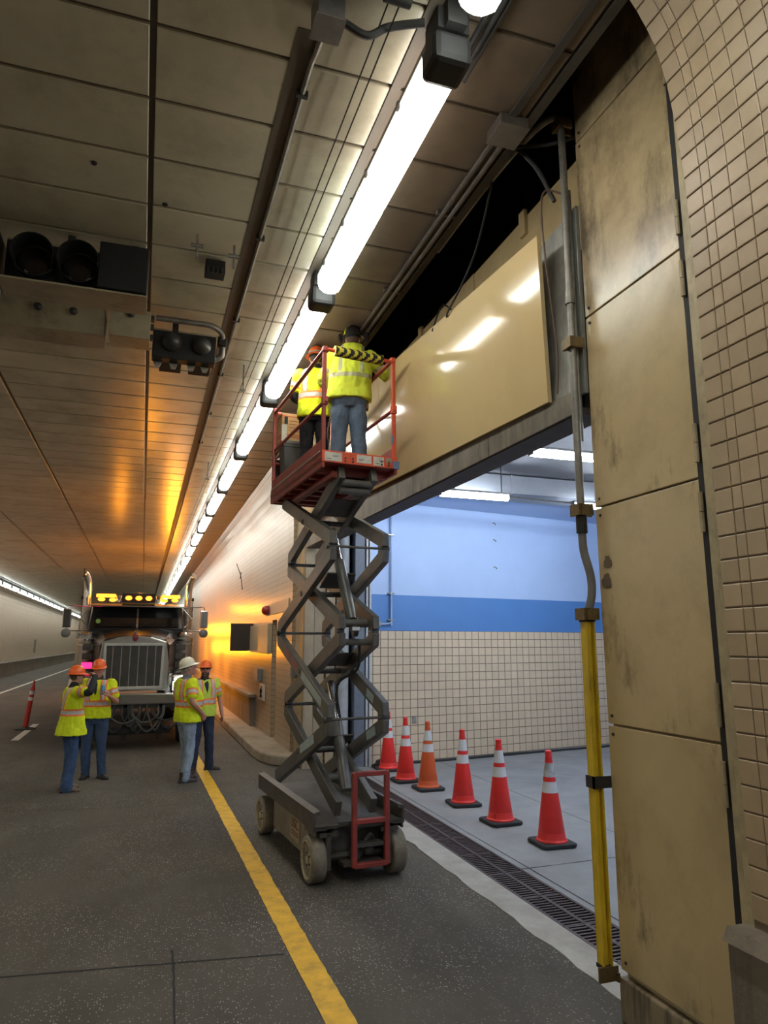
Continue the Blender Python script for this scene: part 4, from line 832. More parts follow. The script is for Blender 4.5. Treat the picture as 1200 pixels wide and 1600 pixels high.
b = B(); b.tube(cat_rom([(.06, YF + .1, LV[2] - .1), (.1, YF + .25, LV[2] - .35), (.02, YF + .6, LV[1] + .25), (.05, YF + .5, LV[1] - .2), (.03, YF + .3, .8)], 5), .014, 7); b.build('hydraulic_hose', M_rub, lift, smooth=True)
# reflective tape and stickers on the arms
for z, m in ((1.95, mat('faded_tape', (.42, .5, .49), rough=.4, var=.1)), (1.50, None)): pass
def tape(x, stage, t0, t1, out, m, nm='reflective_tape'):
    z0, z1 = LV[stage], LV[stage + 1]; f = stage in (1, 3)
    ya, yb = (YF, YR) if f else (YR, YF)
    P = lambda t: (ya + (yb - ya) * t, z0 + .085 + (z1 - z0 - .17) * t)
    a, c = P(t0), P(t1); dy, dz = c[0] - a[0], c[1] - a[1]; l = sqrt(dy * dy + dz * dz); n = (-dz / l * .04, dy / l * .04)
    b = B(); xx = x + out * .0322; pts = [V((xx, a[0] + n[0], a[1] + n[1])), V((xx, c[0] + n[0], c[1] + n[1])), V((xx, c[0] - n[0], c[1] - n[1])), V((xx, a[0] - n[0], a[1] - n[1]))]
    q = [p + V((out * .001, 0, 0)) for p in pts]; b.hexa(pts + q); b.build(nm, m, lift)
M_tape = mat('faded_tape', (.42, .5, .49), rough=.4, var=.1); M_rtape = mat('faded_red_tape', (.33, .1, .09), rough=.5, var=.2)
tape(-XO, 1, .08, .46, -1, M_tape); tape(-XO, 1, .55, .66, -1, M_rtape); tape(-XO, 1, .72, .84, -1, M_rtape); tape(-XO, 0, .55, .8, -1, M_tape); tape(XO, 1, .1, .2, -1, M_tape); tape(XO, 0, .80, .93, -1, M_tape); tape(XO, 0, .35, .48, -1, M_tape)
tape(-XI, 0, .7, .95, -1, M_tape)
# platform
PX, PF, PR, PZ = .385, -.95, 1.0, 3.665
b = B(); b.b2(-PX, PX, PF, PR, PZ, PZ + .02); b.build('platform_deck', M_lred, lift)
for k in range(7):
    b = B(); y = PF + .18 + .26 * k; b.b2(-PX + .03, PX - .03, y, y + .07, PZ - .06, PZ); b.build('deck_beam', M_lred, lift)
for s in (-1, 1):
    b = B(); b.b2(s * PX, s * (PX - .03), PF, PR, PZ - .05, PZ + .11); b.b2(s * (PX + .004), s * PX, PF + .01, PR, PZ + .04, PZ + .06); b.build('side_beam', M_lred, lift, bevel=.004)
    b = B(); b.b2(s * (PX - .005), s * (PX - .025), PF + .03, PR, PZ + .115, PZ + .225); b.build('toe_board', M_lred, lift, bevel=.004)
    b = B(); b.b2(s * (PX + .006), s * (PX - .0), PF + .05, PR - .1, PZ + .103, PZ + .118); b.build('slide_track', M_galv, lift)
    b = B(); b.b2(s * .19, s * .25, PF + .1, PR - .1, PZ - .11, PZ - .05); b.build('roller_track', M_lred, lift)
b = B(); b.b2(-PX, PX, PF - .012, PF + .02, PZ + .0, PZ + .115); fp_ = b.build('front_plate', M_lor, lift, bevel=.004)
b = B(); b.b2(-PX, PX, PR - .03, PR, PZ - .05, PZ + .115); b.build('rear_plate', M_lred, lift)
M_label = mat('label_white', (.55, .53, .48), rough=.5, var=.12, scale=20, dirt=(.25, .15, .1), dirt_amt=.5, dirt_scale=12.); M_ink = mat('label_ink', (.08, .07, .07), rough=.6)
for x0, x1, z0, z1 in ((-.36, -.19, .015, .10), (-.04, .11, .022, .10), (.13, .24, .012, .10)):
    b = B(); b.b2(x0, x1, PF - .0145, PF - .0125, PZ + z0, PZ + z1); o = b.build('warning_label', M_label, fp_)
for x0, z0 in ((-.345, .03), (-.28, .06), (-.02, .05), (.15, .03), (.19, .06)):
    b = B(); b.b2(x0, x0 + .05, PF - .016, PF - .0146, PZ + z0, PZ + z0 + .006); b.build('label_print', M_ink, fp_)
b = B(); b.b2(.26, .32, PF - .0145, PF - .0125, PZ + .05, PZ + .10); b.build('grey_label', M_galv, fp_)
b = B(); b.b2(.335, .40, PF - .018, PF + .03, PZ - .0, PZ + .075); b.build('blue_tag', mat('blue_grey_tag', (.14, .19, .32), rough=.45, var=.2), fp_)
for x in (-.155, -.08, .215, .29):
    for z in (.025, .055):
        b = B(); b.disc((x, PF - .018, PZ + z), (0, 1, 0), .009, .014, 8); b.build('bolt', M_chas, fp_)
# guard rails
PT, PM = 4.79, 4.27
def tubep(pts, nm, m, r=.019): b = B(); b.tube(pts, r, 10); return b.build(nm, m, lift, smooth=True)
for s, m in ((-1, M_lred), (1, M_lor)):
    xx = s * (PX - .02) if s < 0 else .345
    for y in (PF + .025, PR - .03):
        b = B(); b.bar((s * (PX - .02), y, PZ), (s * (PX - .02) if s < 0 else .355, y, PT), .036); b.build('post', m, lift, bevel=.004)
    tubep([(xx, PF + .02, PT), (xx, PR - .03, PT - .06)], 'top_rail', M_lred, .021)
    tubep([(s * (PX - .02) * .97, PF + .02, PM), (s * (PX - .02) * .97, PR - .03, PM)], 'mid_rail', M_lred, .018)
    b = B(); b.box((s * (PX - .015) * .97, PF + .02, PM), (.055, .055, .08)); b.disc((s * (PX - .02) * .97, PF - .015, PM - .01), (0, 1, 0), .014, .02, 10); b.build('rail_clamp', m, lift, bevel=.005)
    b = B(); b.box((xx, PF + .02, PT), (.05, .06, .05)); b.build('corner_joint', m, lift, bevel=.008)
tubep([(-PX + .02, PF + .01, PT), (.345, PF + .01, PT - .02)], 'front_gate_bar', M_lor, .018)
b = B(); M_str = mat('chevron_yellow', (.55, .47, .03), rough=.6, var=.1); n = 44; rg = []
for k in range(n + 1):
    t_ = k / n; p = V((-.27 + .50 * t_, PF + .01, PT - .004 - .016 * t_)); rg.append([p + V((0, .05 * cos(2 * pi * j / 16), .05 * sin(2 * pi * j / 16))) for j in range(16)])
b.loft(rg); 
for i, f in enumerate(b.f):
    if len(f) == 4: kx, j = divmod(i, 16); b.m[i] = 1 if ((kx * .105 + (1.15 * abs(j - 7.5) / 7.5)) % .72) < .38 else 0
b.build('foam_sleeve', [M_str, M_black], lift, smooth=True)
tubep([(-PX + .02, PR - .03, PT - .06), (PX - .03, PR - .03, PT - .06)], 'rear_top_rail', M_lred); tubep([(-PX + .02, PR - .03, 4.10), (PX - .03, PR - .03, 4.10)], 'rear_mid_rail', M_lor, .016)
# chain at the gate
b = B()
for k in range(24):
    c = V((-.30 + .012 * sin(k * .4), PF + .06, PM - .03 - .023 * k)); mx = Matrix.Rotation(R(90) * (k % 2), 3, 'Z')
    pts = [c + mx @ V((.007 * cos(a), 0, .016 * sin(a))) for a in [2 * pi * q / 8 for q in range(9)]]; b.tube(pts, .0028, 5)
o = b.build('gate_chain', mat('chain_steel', (.22, .21, .2), rough=.4, metal=.7), lift); o['kind'] = 'stuff'
b = B(); b.b2(.335, .35, PF + .0, PF + .03, PZ + .26, PZ + .34); b.build('post_sticker', mat('blue_grey_tag', (.14, .19, .32)), lift)
b = B(); b.b2(-.36, -.05, 1.005, 1.03, PZ + .18, PZ + .50); b.build('rear_screen', mat('dark_mesh_screen', (.035, .035, .035), rough=.7), lift)
# cardboard carton on the rear rail
Ml = lift.matrix_basis.copy()
def onlift(p): return Ml @ V(p)
t = thing('cardboard_box', 'cardboard carton with red bands on the rear of the lift platform', 'box', tuple(onlift((-.17, .84, 4.33))), R(4.3))
M_card = mat('cardboard', (.50, .29, .13), rough=.8, var=.1, scale=6)
b = B(); b.b2(-.17, .17, -.1, .1, 0, .34); b.build('carton', M_card, t, bevel=.004)
for z in (.05, .075, .30):
    b = B(); b.b2(-.172, .172, -.102, .102, z, z + .012); b.build('red_band', mat('printed_red', (.5, .09, .04), rough=.7), t)
b = B(); b.b2(-.14, -.10, -.103, -.1, .21, .30); b.build('black_mark', M_black, t); b = B(); b.b2(-.17, -.11, -.1035, -.1, .0, .2); b.build('white_tape', M_label, t)
for z in (.13, .17, .21, .25):
    b = B(); b.b2(-.08, .13, -.1025, -.1, z, z + .006); b.build('printed_line', mat('printed_red', (.5, .09, .04)), t)
t = thing('storage_bin', 'grey plastic bin under the carton on the lift platform', 'bin', tuple(onlift((-.15, .80, PZ + .022))), R(4.3))
b = B(); b.loft([[V((x * k, y * k, z)) for x, y in ((-.17, -.11), (.17, -.11), (.17, .11), (-.17, .11))] for k, z in ((.86, 0), (1, .56), (1.06, .57), (1.06, .60), (.95, .60))]); b.build('body', mat('grey_bin_plastic', (.07, .07, .07), rough=.5, var=.15), t, bevel=.01); b = B(); b.b2(-.18, .18, -.12, .12, .60, .644); b.build('lid', mat('bin_lid', (.16, .15, .14), rough=.5), t, bevel=.01)
#==TRUCK==
# ------------------------------------------------------------------ truck
truck = thing('semi_truck', 'black long-nosed truck with chrome stacks and lit amber roof beacons', 'truck', (-.13, 15.0, 0))
M_tblk = mat('black_truck_paint', (.012, .012, .013), rough=.22, var=.1, spec=.6, coat=.4)
M_tshell = mat('grey_grille_shell', (.42, .41, .38), rough=.3, metal=.7, var=.1)
M_glass = mat('dark_windscreen', (.008, .009, .01), rough=.06, spec=.7, var=.05)
M_amberl = mat('amber_beacon', (1, .35, .03), rough=.3, emit=2.2, ecol=(1., .3, .025)); M_ledw = mat('white_led', (.9, 1, .95), rough=.3, emit=3., ecol=(.75, 1., .88)); M_redl = mat('red_marker', (1, .02, .12), rough=.3, emit=2.0, ecol=(1, .02, .15))
def tb(nm, m, x0, x1, y0, y1, z0, z1, bv=0., parent=None): b = B(); b.b2(x0, x1, y0, y1, z0, z1); return b.build(nm, m, parent or truck, bevel=bv)
def tt(nm, m, pts, r, n=12, parent=None): b = B(); b.tube(pts, r, n); return b.build(nm, m, parent or truck, smooth=True)
tb('bumper', M_chrome, -1.13, 1.13, -.16, .0, .83, 1.04, .03)
tb('bumper_lip', mat('bumper_dark', (.03, .03, .03), rough=.5), -1.1, 1.1, -.1, .05, .76, .83, .01)
# grille shell with chamfered shoulders
o = [(-.64, 1.08), (.64, 1.08), (.66, 1.60), (.60, 2.03), (.30, 2.12), (0, 2.15), (-.30, 2.12), (-.60, 2.03), (-.66, 1.60)]
b = B(); b.prism(o, lambda x, z: V((x, .0, z)), lambda x, z: V((x, .16, z))); b.build('grille_shell', M_tshell, truck, bevel=.02)
o = [(-.52, 1.15), (.52, 1.15), (.54, 1.97), (-.54, 1.97)]
b = B(); b.prism(o, lambda x, z: V((x, -.012, z)), lambda x, z: V((x, .02, z))); gr = b.build('grille', mat('grille_mesh_dark', (.09, .085, .075), rough=.5, metal=.4, var=.2), truck)
M_gf = mat('grille_frame_white', (.55, .54, .5), rough=.35, metal=.3)
for x0, x1, z0, z1 in ((-.56, .56, 1.95, 2.0), (-.54, .54, 1.11, 1.17)): tb('grille_frame', M_gf, x0, x1, -.04, .0, z0, z1, .006, gr)
for s in (-1, 1): b = B(); b.bar((s * .525, -.02, 1.14), (s * .545, -.02, 1.98), .05, .04); b.build('grille_frame', M_gf, gr)
for k in range(6): tb('grille_bar', M_tshell, -.40 + .16 * k - .008, -.40 + .16 * k + .008, -.03, -.01, 1.16, 1.96, 0, gr)
for k in range(22): tb('grille_slat', M_chas, -.51, .51, -.022, -.011, 1.19 + .035 * k, 1.198 + .035 * k, 0, gr)
b = B(); b.ell((0, -.03, 2.12), (.055, .03, .085), 16, 9); b.build('emblem', mat('emblem_red', (.22, .03, .04), rough=.3), truck, smooth=True); tb('emblem_spear', M_chrome, -.018, .018, -.02, .08, 2.17, 2.24, .006)
# hood
rg = []
for y, wd, zt in ((.15, .66, 2.12), (1.0, .78, 2.22), (2.0, .92, 2.30)):
    rg.append([V(p) for p in ((-wd, y, 1.1), (wd, y, 1.1), (wd, y, zt - .16), (wd * .85, y, zt - .03), (wd * .45, y, zt + .03), (-wd * .45, y, zt + .03), (-wd * .85, y, zt - .03), (-wd, y, zt - .16))])
b = B(); b.loft([r[::-1] for r in rg][::1]); b.build('hood', M_tblk, truck, bevel=.03)
tt('hood_crest', M_chrome, [(0, .1, 2.18), (0, 1.0, 2.27), (0, 2.0, 2.34)], .014, 8)
for s in (-1, 1):
    # fender
    rg = []
    for y, z0, z1 in ((.02, .80, 1.02), (.10, .85, 1.22), (.35, 1.0, 1.38), (.8, 1.12, 1.45), (1.2, 1.1, 1.40), (1.55, .9, 1.2)):
        rg.append([V(p) for p in ((s * .62, y, z0), (s * 1.17, y, z0), (s * 1.2, y, z0 * .4 + z1 * .6), (s * 1.1, y, z1), (s * .62, y, z1))])
    b = B(); b.loft(rg if s < 0 else [r[::-1] for r in rg]); b.build('fender', M_tblk, truck, smooth=True, sharp=60)
    b = B(); b.b2(s * .72, s * 1.12, -.05, .06, 1.06, 1.38); hl = b.build('headlight_pod', M_chrome, truck, bevel=.04)
    b = B(); b.ell((s * .84, -.05, 1.30), (.07, .03, .045), 14, 7); b.build('headlamp', mat('headlamp_glow', (1, 1, 1), emit=2.5, ecol=(1, .97, .9)), hl, smooth=True)
    for q in ((.76, 1.03, .005, .0), ): pass
    x0, x1, z0, z1 = s * .76, s * 1.06, 1.09, 1.25
    for a_, c_ in (((x0, z0), (x1, z0)), ((x1, z0), (x1, z1)), ((x1, z1), (x0, z1)), ((x0, z1), (x0, z0))):
        b = B(); b.bar((a_[0], -.065, a_[1]), (c_[0], -.065, c_[1]), .016); b.build('led_strip', M_ledw, hl)
    # wheel
    b = B(); mx = Matrix.Rotation(R(90) * s, 3, 'Y'); b.lathe([(.30, -.15), (.47, -.15), (.51, -.11), (.52, 0), (.51, .11), (.47, .15), (.30, .15), (.28, .08), (.12, .02), (.10, .12), (.03, .14)], mtx=mx, n=32); wl_ = b.build('wheel', M_rub, truck, smooth=True); wl_.location = (s * 1.05, .72, .52)
    b = B(); b.lathe([(.29, .10), (.28, .152), (.14, .11), (.12, .16), (.04, .18)], mtx=mx, n=24); b.build('rim', M_chrome, wl_, smooth=True)
    # air cleaner, stack, mirror
    tt('air_cleaner', mat('air_cleaner_steel', (.42, .38, .33), rough=.35, metal=.7, var=.1), [(s * 1.03, 1.75, 1.40), (s * 1.03, 1.75, 2.12)], .19, 20)
    for z in (1.5, 1.95, 2.05): tt('air_cleaner_band', M_chrome, [(s * 1.03, 1.75, z), (s * 1.03, 1.75, z + .04)], .196, 20)
    tt('air_inlet', M_chrome, [(s * 1.03, 1.75, 2.12), (s * 1.03, 1.75, 2.20), (s * 1.03, 1.75, 2.24)], [.10, .17, .12], 18)
    tt('stack_shield', mat('stack_shield_steel', (.5, .47, .42), rough=.3, metal=.8, var=.1), [(s * 1.13, 2.75, 1.3), (s * 1.13, 2.75, 2.85)], .115, 20)
    tt('exhaust_stack', M_chrome, cat_rom([(s * 1.13, 2.75, 2.8), (s * 1.13, 2.75, 3.05), (s * 1.13, 2.75, 3.25), (s * 1.15, 2.72, 3.42), (s * 1.20, 2.68, 3.56), (s * 1.24, 2.64, 3.60)], 5), .085, 18)
    mk = tt('mirror_bracket', M_chrome, cat_rom([(s * 1.0, 2.1, 2.80), (s * 1.35, 2.05, 2.82), (s * 1.46, 2.0, 2.78), (s * 1.46, 2.0, 2.3), (s * 1.40, 2.0, 2.27), (s * 1.0, 2.1, 2.28)], 5), .012, 8)
    b = B(); b.b2(s * 1.37, s * 1.55, 1.96, 2.02, 2.34, 2.74); b.build('mirror', M_chrome, truck, bevel=.02)
    b = B(); b.ell((s * 1.46, 1.98, 2.22), (.10, .05, .10), 18, 9); b.build('convex_mirror', M_grey_metal, truck, smooth=True)
    tt('mirror_brace', M_chrome, [(s * .98, 2.1, 2.78), (s * 1.2, 2.0, 2.55), (s * .98, 2.1, 2.3)], .01, 6)
    b = B(); b.lathe([(.05, 0), (.05, .05), (.03, .07)], c=(s * 1.03, .3, 1.45), n=12); b.build('fender_marker', M_amberl if s < 0 else M_chrome, truck, smooth=True)
    for k in range(3): tb('side_marker', M_redl if (k == 0 and s < 0) else M_chas, s * .80, s * 1.0, .6, .66, 1.50 + .18 * k, 1.62 + .18 * k, .01)
    tt('step_tank', M_chrome, [(s * 1.0, 2.2, .75), (s * 1.0, 3.6, .75)], .28, 20)
# cab
rg = []
for z, y0, wd in ((1.1, 2.0, 1.02), (2.33, 2.0, 1.02), (2.80, 2.28, .98), (2.90, 2.45, .9)):
    rg.append([V((-wd, y0, z)), V((wd, y0, z)), V((wd, 4.6, z)), V((-wd, 4.6, z))])
b = B(); b.loft(rg); b.build('cab', M_tblk, truck, bevel=.04)
for s in (-1, 1):
    p = lambda x, t: V((s * x, 1.99 + .28 * t - .012, 2.33 + .47 * t)); b = B(); q = [p(.025, .08), p(.90, .08), p(.86, .90), p(.025, .90)]; b.hexa([x + V((0, .0, 0)) for x in q] + [x + V((0, -.012, .004)) for x in q]); b.build('windscreen_pane', M_glass, truck)
    b = B(); b.bar((s * .06, 1.97, 2.36), (s * .36, 2.06, 2.50), .012); b.build('wiper', M_black, truck)
tb('windscreen_divider', mat('divider_glint', (.6, .6, .62), rough=.2, metal=.6), -.02, .02, 1.99, 2.02, 2.34, 2.42);  # small bright piece that stands for a glint on the divider
b = B(); b.bar((0, 1.985, 2.35), (0, 2.25, 2.78), .045, .02); b.build('windscreen_divider', M_chrome, truck)
b = B(); b.hexa([(-1.0, 1.98, 2.80), (1.0, 1.98, 2.80), (1.0, 2.4, 2.84), (-1.0, 2.4, 2.84), (-1.0, 1.98, 2.83), (1.0, 1.98, 2.83), (1.0, 2.4, 2.90), (-1.0, 2.4, 2.90)]); b.build('sun_visor', M_chrome, truck, bevel=.006)
b = B(); b.disc((-.82, 1.97, 2.48), (0, 1, 0), .05, .01, 14); b.build('windscreen_sticker', mat('sticker_green', (.25, .4, .08), rough=.5), truck)
# roof beacons
lb = tb('light_bar', M_black, -.36, .36, 2.3, 2.5, 2.93, 3.14, .015)
for x in (-.22, 0, .22):
    b = B(); b.ell((x, 2.28, 3.02), (.075, .04, .055), 16, 8); b.build('beacon_lens', M_amberl, lb, smooth=True)
for s in (-1, 1):
    b = B(); b.b2(s * .50, s * .92, 2.3, 2.42, 3.03, 3.11); b.build('beacon_lens', M_amberl, lb, bevel=.02)
    for x, z in ((.56, 2.97), (.80, 2.98)):
        b = B(); b.ell((s * x, 2.27, z), (.08, .05, .045), 14, 8); b.build('beacon_lens', M_amberl, lb, smooth=True)
    b = B(); b.lathe([(.035, 0), (.06, .06), (.07, .14), (.03, .15)], c=(s * .43, 2.3, 2.93), n=12); b.build('air_horn', M_chrome, truck, smooth=True)
    tt('antenna', M_black, [(s * 1.22, 2.5, 2.6), (s * 1.22, 2.5, 3.0 if s > 0 else 3.7)], .008, 6); b = B(); b.ell((s * 1.22, 2.5, 3.02), (.03, .03, .045), 10, 6); b.build('antenna_base', M_black, truck, smooth=True)
tb('rear_body', M_tblk, -1.15, 1.15, 4.9, 11.5, .9, 2.7, .02)
for y in (5.6, 7.0, 10.2):
    for s in (-1, 1): b = B(); b.lathe([(.3, -.25), (.5, -.25), (.52, -.2), (.52, .2), (.5, .25), (.3, .25)], mtx=Matrix.Rotation(R(90), 3, 'Y'), n=24, c=(s * .95, y, .52)); b.build('rear_wheel', M_rub, truck, smooth=True)
# plough frame and looped hoses under the bumper
b = B(); b.b2(-.75, .75, -.12, .1, .28, .40); b.build('plough_frame', M_black, truck, bevel=.02)
for x in (-.6, -.1, .55): tb('frame_upright', M_black, x - .04, x + .04, -.1, .0, .18, .84, .01)
rr = random.Random(5)
for k in range(11):
    x0 = rr.uniform(-.75, .45); x1 = x0 + rr.uniform(.25, .6); zd = rr.uniform(.3, .55)
    tt('looped_hose', M_rub if k % 3 else mat('grey_hose', (.07, .07, .065), rough=.6), cat_rom([(x0, -.10, .82), (x0 + .02, -.17, .65), ((x0 + x1) / 2, -.2, zd), (x1 - .02, -.17, .62), (x1, -.1, .8)], 6), .018, 7)
# the beacons' light: steady amber lamps at the roof bar and rear beacons, plus added bare spots
def amber(nm, loc, watts, rad, direction=None, angle=120):
    l = bpy.data.lights.new(nm, 'SPOT' if direction else 'POINT'); l.energy = watts; l.color = (1., .33, .012); l.shadow_soft_size = rad
    o = bpy.data.objects.new(nm, l); COL.objects.link(o); o.location = loc
    if direction: l.spot_size = R(angle); l.spot_blend = .5; o.rotation_euler = V(direction).to_track_quat('-Z', 'Y').to_euler()
    return o
for s in (-1, 1):
    rb = tb('rear_beacon_mast', M_black, s * .9 - .03, s * .9 + .03, 11.2, 11.26, 2.7, 3.0); b = B(); b.lathe([(.09, 0), (.09, .12), (.05, .17)], c=(s * .9, 11.23, 3.0), n=16); b.build('beacon_lens', mat('amber_rear_beacon', (1, .35, .03), emit=30., ecol=(1., .3, .02)), rb, smooth=True)
amber('amber_lamp', (.77, 26.23, 3.22), 95, .07); amber('amber_lamp', (-1.03, 26.23, 3.22), 35, .07)
for y, e in ((19.6, 100), (22.6, 230), (25.4, 280), (30, 380)): amber('amber_lamp', (1.06, y, 1.85), e, .10, (1, -.05, -.1), 168)  # bare spots without housings, added along the truck side to tint the wall evenly
amber('amber_lamp', (1.02, 33, 2.6), 220, .1); amber('amber_lamp', (-.1, 17.5, 3.24), 40, .1)  # the first is an unseen lamp behind the truck, the second sits at the roof bar
#==PEOPLE==
# ------------------------------------------------------------------ people
def remesh(b, name, mats, parent, vox=.008, smooth=4, disp=0., dscale=14., matfn=None, label=None):
    me = bpy.data.meshes.new('tmp'); me.from_pydata([tuple(p) for p in b.v], [], b.f); me.update()
    o = bpy.data.objects.new('tmp', me); COL.objects.link(o)
    m = o.modifiers.new('r', 'REMESH'); m.mode = 'VOXEL'; m.voxel_size = vox
    m = o.modifiers.new('s', 'SMOOTH'); m.iterations = smooth; m.factor = .5
    dg = bpy.context.evaluated_depsgraph_get(); dg.update(); nm = bpy.data.meshes.new_from_object(o.evaluated_get(dg)); bpy.data.objects.remove(o); bpy.data.meshes.remove(me)
    nm.name = name; nm.materials.clear()
    for q in (mats if isinstance(mats, (list, tuple)) else [mats]): nm.materials.append(q)
    if disp:
        ns = [v.normal.copy() for v in nm.vertices]
        for v, n in zip(nm.vertices, ns):
            p = v.co; d = noise.noise(V((p.x * dscale, p.y * dscale, p.z * dscale * .45))) + .5 * noise.noise(V((p.x * dscale * 2.1 + 7, p.y * dscale * 2.1, p.z * dscale * 1.6)))
            v.co = p + n * (d * disp)
    if matfn:
        for f in nm.polygons: f.material_index = matfn(f.center)
    nm.polygons.foreach_set('use_smooth', [True] * len(nm.polygons)); nm.update()
    o = bpy.data.objects.new(name, nm); COL.objects.link(o); o.parent = parent
    if label: o['label'] = label
    return o
def ering(c, hw, hd, n=28, sq=2.4):
    out = []
    for k in range(n):
        a = 2 * pi * k / n; x, y = cos(a), sin(a)
        out.append(V((c[0] + hw * math.copysign(abs(x) ** (2 / sq), x), c[1] + hd * math.copysign(abs(y) ** (2 / sq), y), c[2])))
    return out
def limb(b, pts, rs, n=14, per=4):
    P = cat_rom(pts, per); rr_ = []
    m = len(pts) - 1
    for i in range(len(P)):
        t = i / (len(P) - 1) * m; k = min(int(t), m - 1); f = t - k; rr_.append(rs[k] * (1 - f) + rs[k + 1] * f)
    b.tube(P, rr_, n); b.ell(P[0], (rr_[0],) * 3, 10, 7); b.ell(P[-1], (rr_[-1],) * 3, 10, 7)
def segd(p, a, c):
    d = c - a; t = max(0, min(1, (p - a).dot(d) / d.length_squared)); return (p - (a + d * t)).length, t
def hand(b, wr, d, nrm, curl=.5, side=1, spread=.012, grip=None):
    d = V(d).normalized(); nrm = V(nrm); nrm = (nrm - d * nrm.dot(d)).normalized(); u = d.cross(nrm) * side
    wr = V(wr)
    rg = []
    for t, w_, h in ((-.01, .026, .02), (.02, .034, .019), (.06, .042, .017), (.088, .041, .014)):
        rg.append([wr + d * t + u * (w_ * cos(a)) + nrm * (h * sin(a)) for a in [2 * pi * k / 12 for k in range(12)]])
    b.loft(rg)
    for k, (off, ln) in enumerate(((-.031, .066), (-.0105, .076), (.0105, .072), (.031, .056))):
        p = wr + d * .083 + u * off; a = 0; pts = [p - d * .015, p]; dd = d
        for s_, l in enumerate((.45, .32, .25)):
            a += curl * (.9, 1.1, .8)[s_]; q = d * cos(a) + nrm * sin(a) + u * (off * .9); p = p + q.normalized() * ln * l; pts.append(p)
        b.tube(pts, [.0095, .0098, .009, .0085, .007], 8); b.ell(pts[-1], (.0072,) * 3, 8, 5)
    p = wr + d * .025 - u * .03; q1 = p - u * .022 + d * .022 + nrm * .012; q2 = q1 + d * .026 + nrm * (.014 + .01 * curl) - u * .004; q3 = q2 + d * .02 + nrm * .014 * curl + u * .006
    b.tube([p, q1, q2, q3], [.014, .0125, .011, .009], 8); b.ell(q3, (.009,) * 3, 8, 5)
M_skin = mat('skin', (.50, .27, .19), rough=.55, var=.08, scale=30, spec=.35)
M_skin2 = mat('ruddy_skin', (.46, .21, .15), rough=.55, var=.1, scale=30, spec=.35)
M_vest = mat('lime_vest_fabric', (.70, .80, .02), rough=.7, var=.08, scale=20, bump=.1, spec=.2)
M_vest2 = mat('pale_lime_vest_fabric', (.50, .62, .08), rough=.7, var=.08, scale=20, bump=.1, spec=.2)
M_hood_y = mat('hi_vis_hoodie_fabric', (.62, .74, .06), rough=.75, var=.08, scale=16, bump=.15, spec=.2)
M_silver = mat('silver_reflective_tape', (.48, .45, .43), rough=.45, var=.06)
M_otape = mat('orange_tape', (.90, .20, .03), rough=.6, var=.06)
def denim(nm, c): return mat(nm, c, rough=.85, var=.22, scale=9, bump=.2, bscale=90., spec=.2)
M_blk_cl = mat('black_cloth', (.016, .017, .022), rough=.85, var=.2); M_boot = mat('brown_boot_leather', (.045, .03, .022), rough=.6, var=.3, scale=20); M_blk_shoe = mat('black_shoe', (.014, .013, .013), rough=.55)
M_hat_o = mat('orange_hard_hat', (.92, .15, .02), rough=.35, var=.04, spec=.5); M_hat_w = mat('cream_hard_hat', (.70, .64, .47), rough=.35, var=.05, spec=.5)
M_eye = mat('eye_white', (.7, .66, .62), rough=.3); M_pup = mat('eye_dark', (.02, .015, .012), rough=.2); M_hair = mat('brown_hair', (.09, .05, .03), rough=.8, var=.3, scale=40, bump=.4); M_lip = mat('lip', (.35, .13, .10), rough=.5)
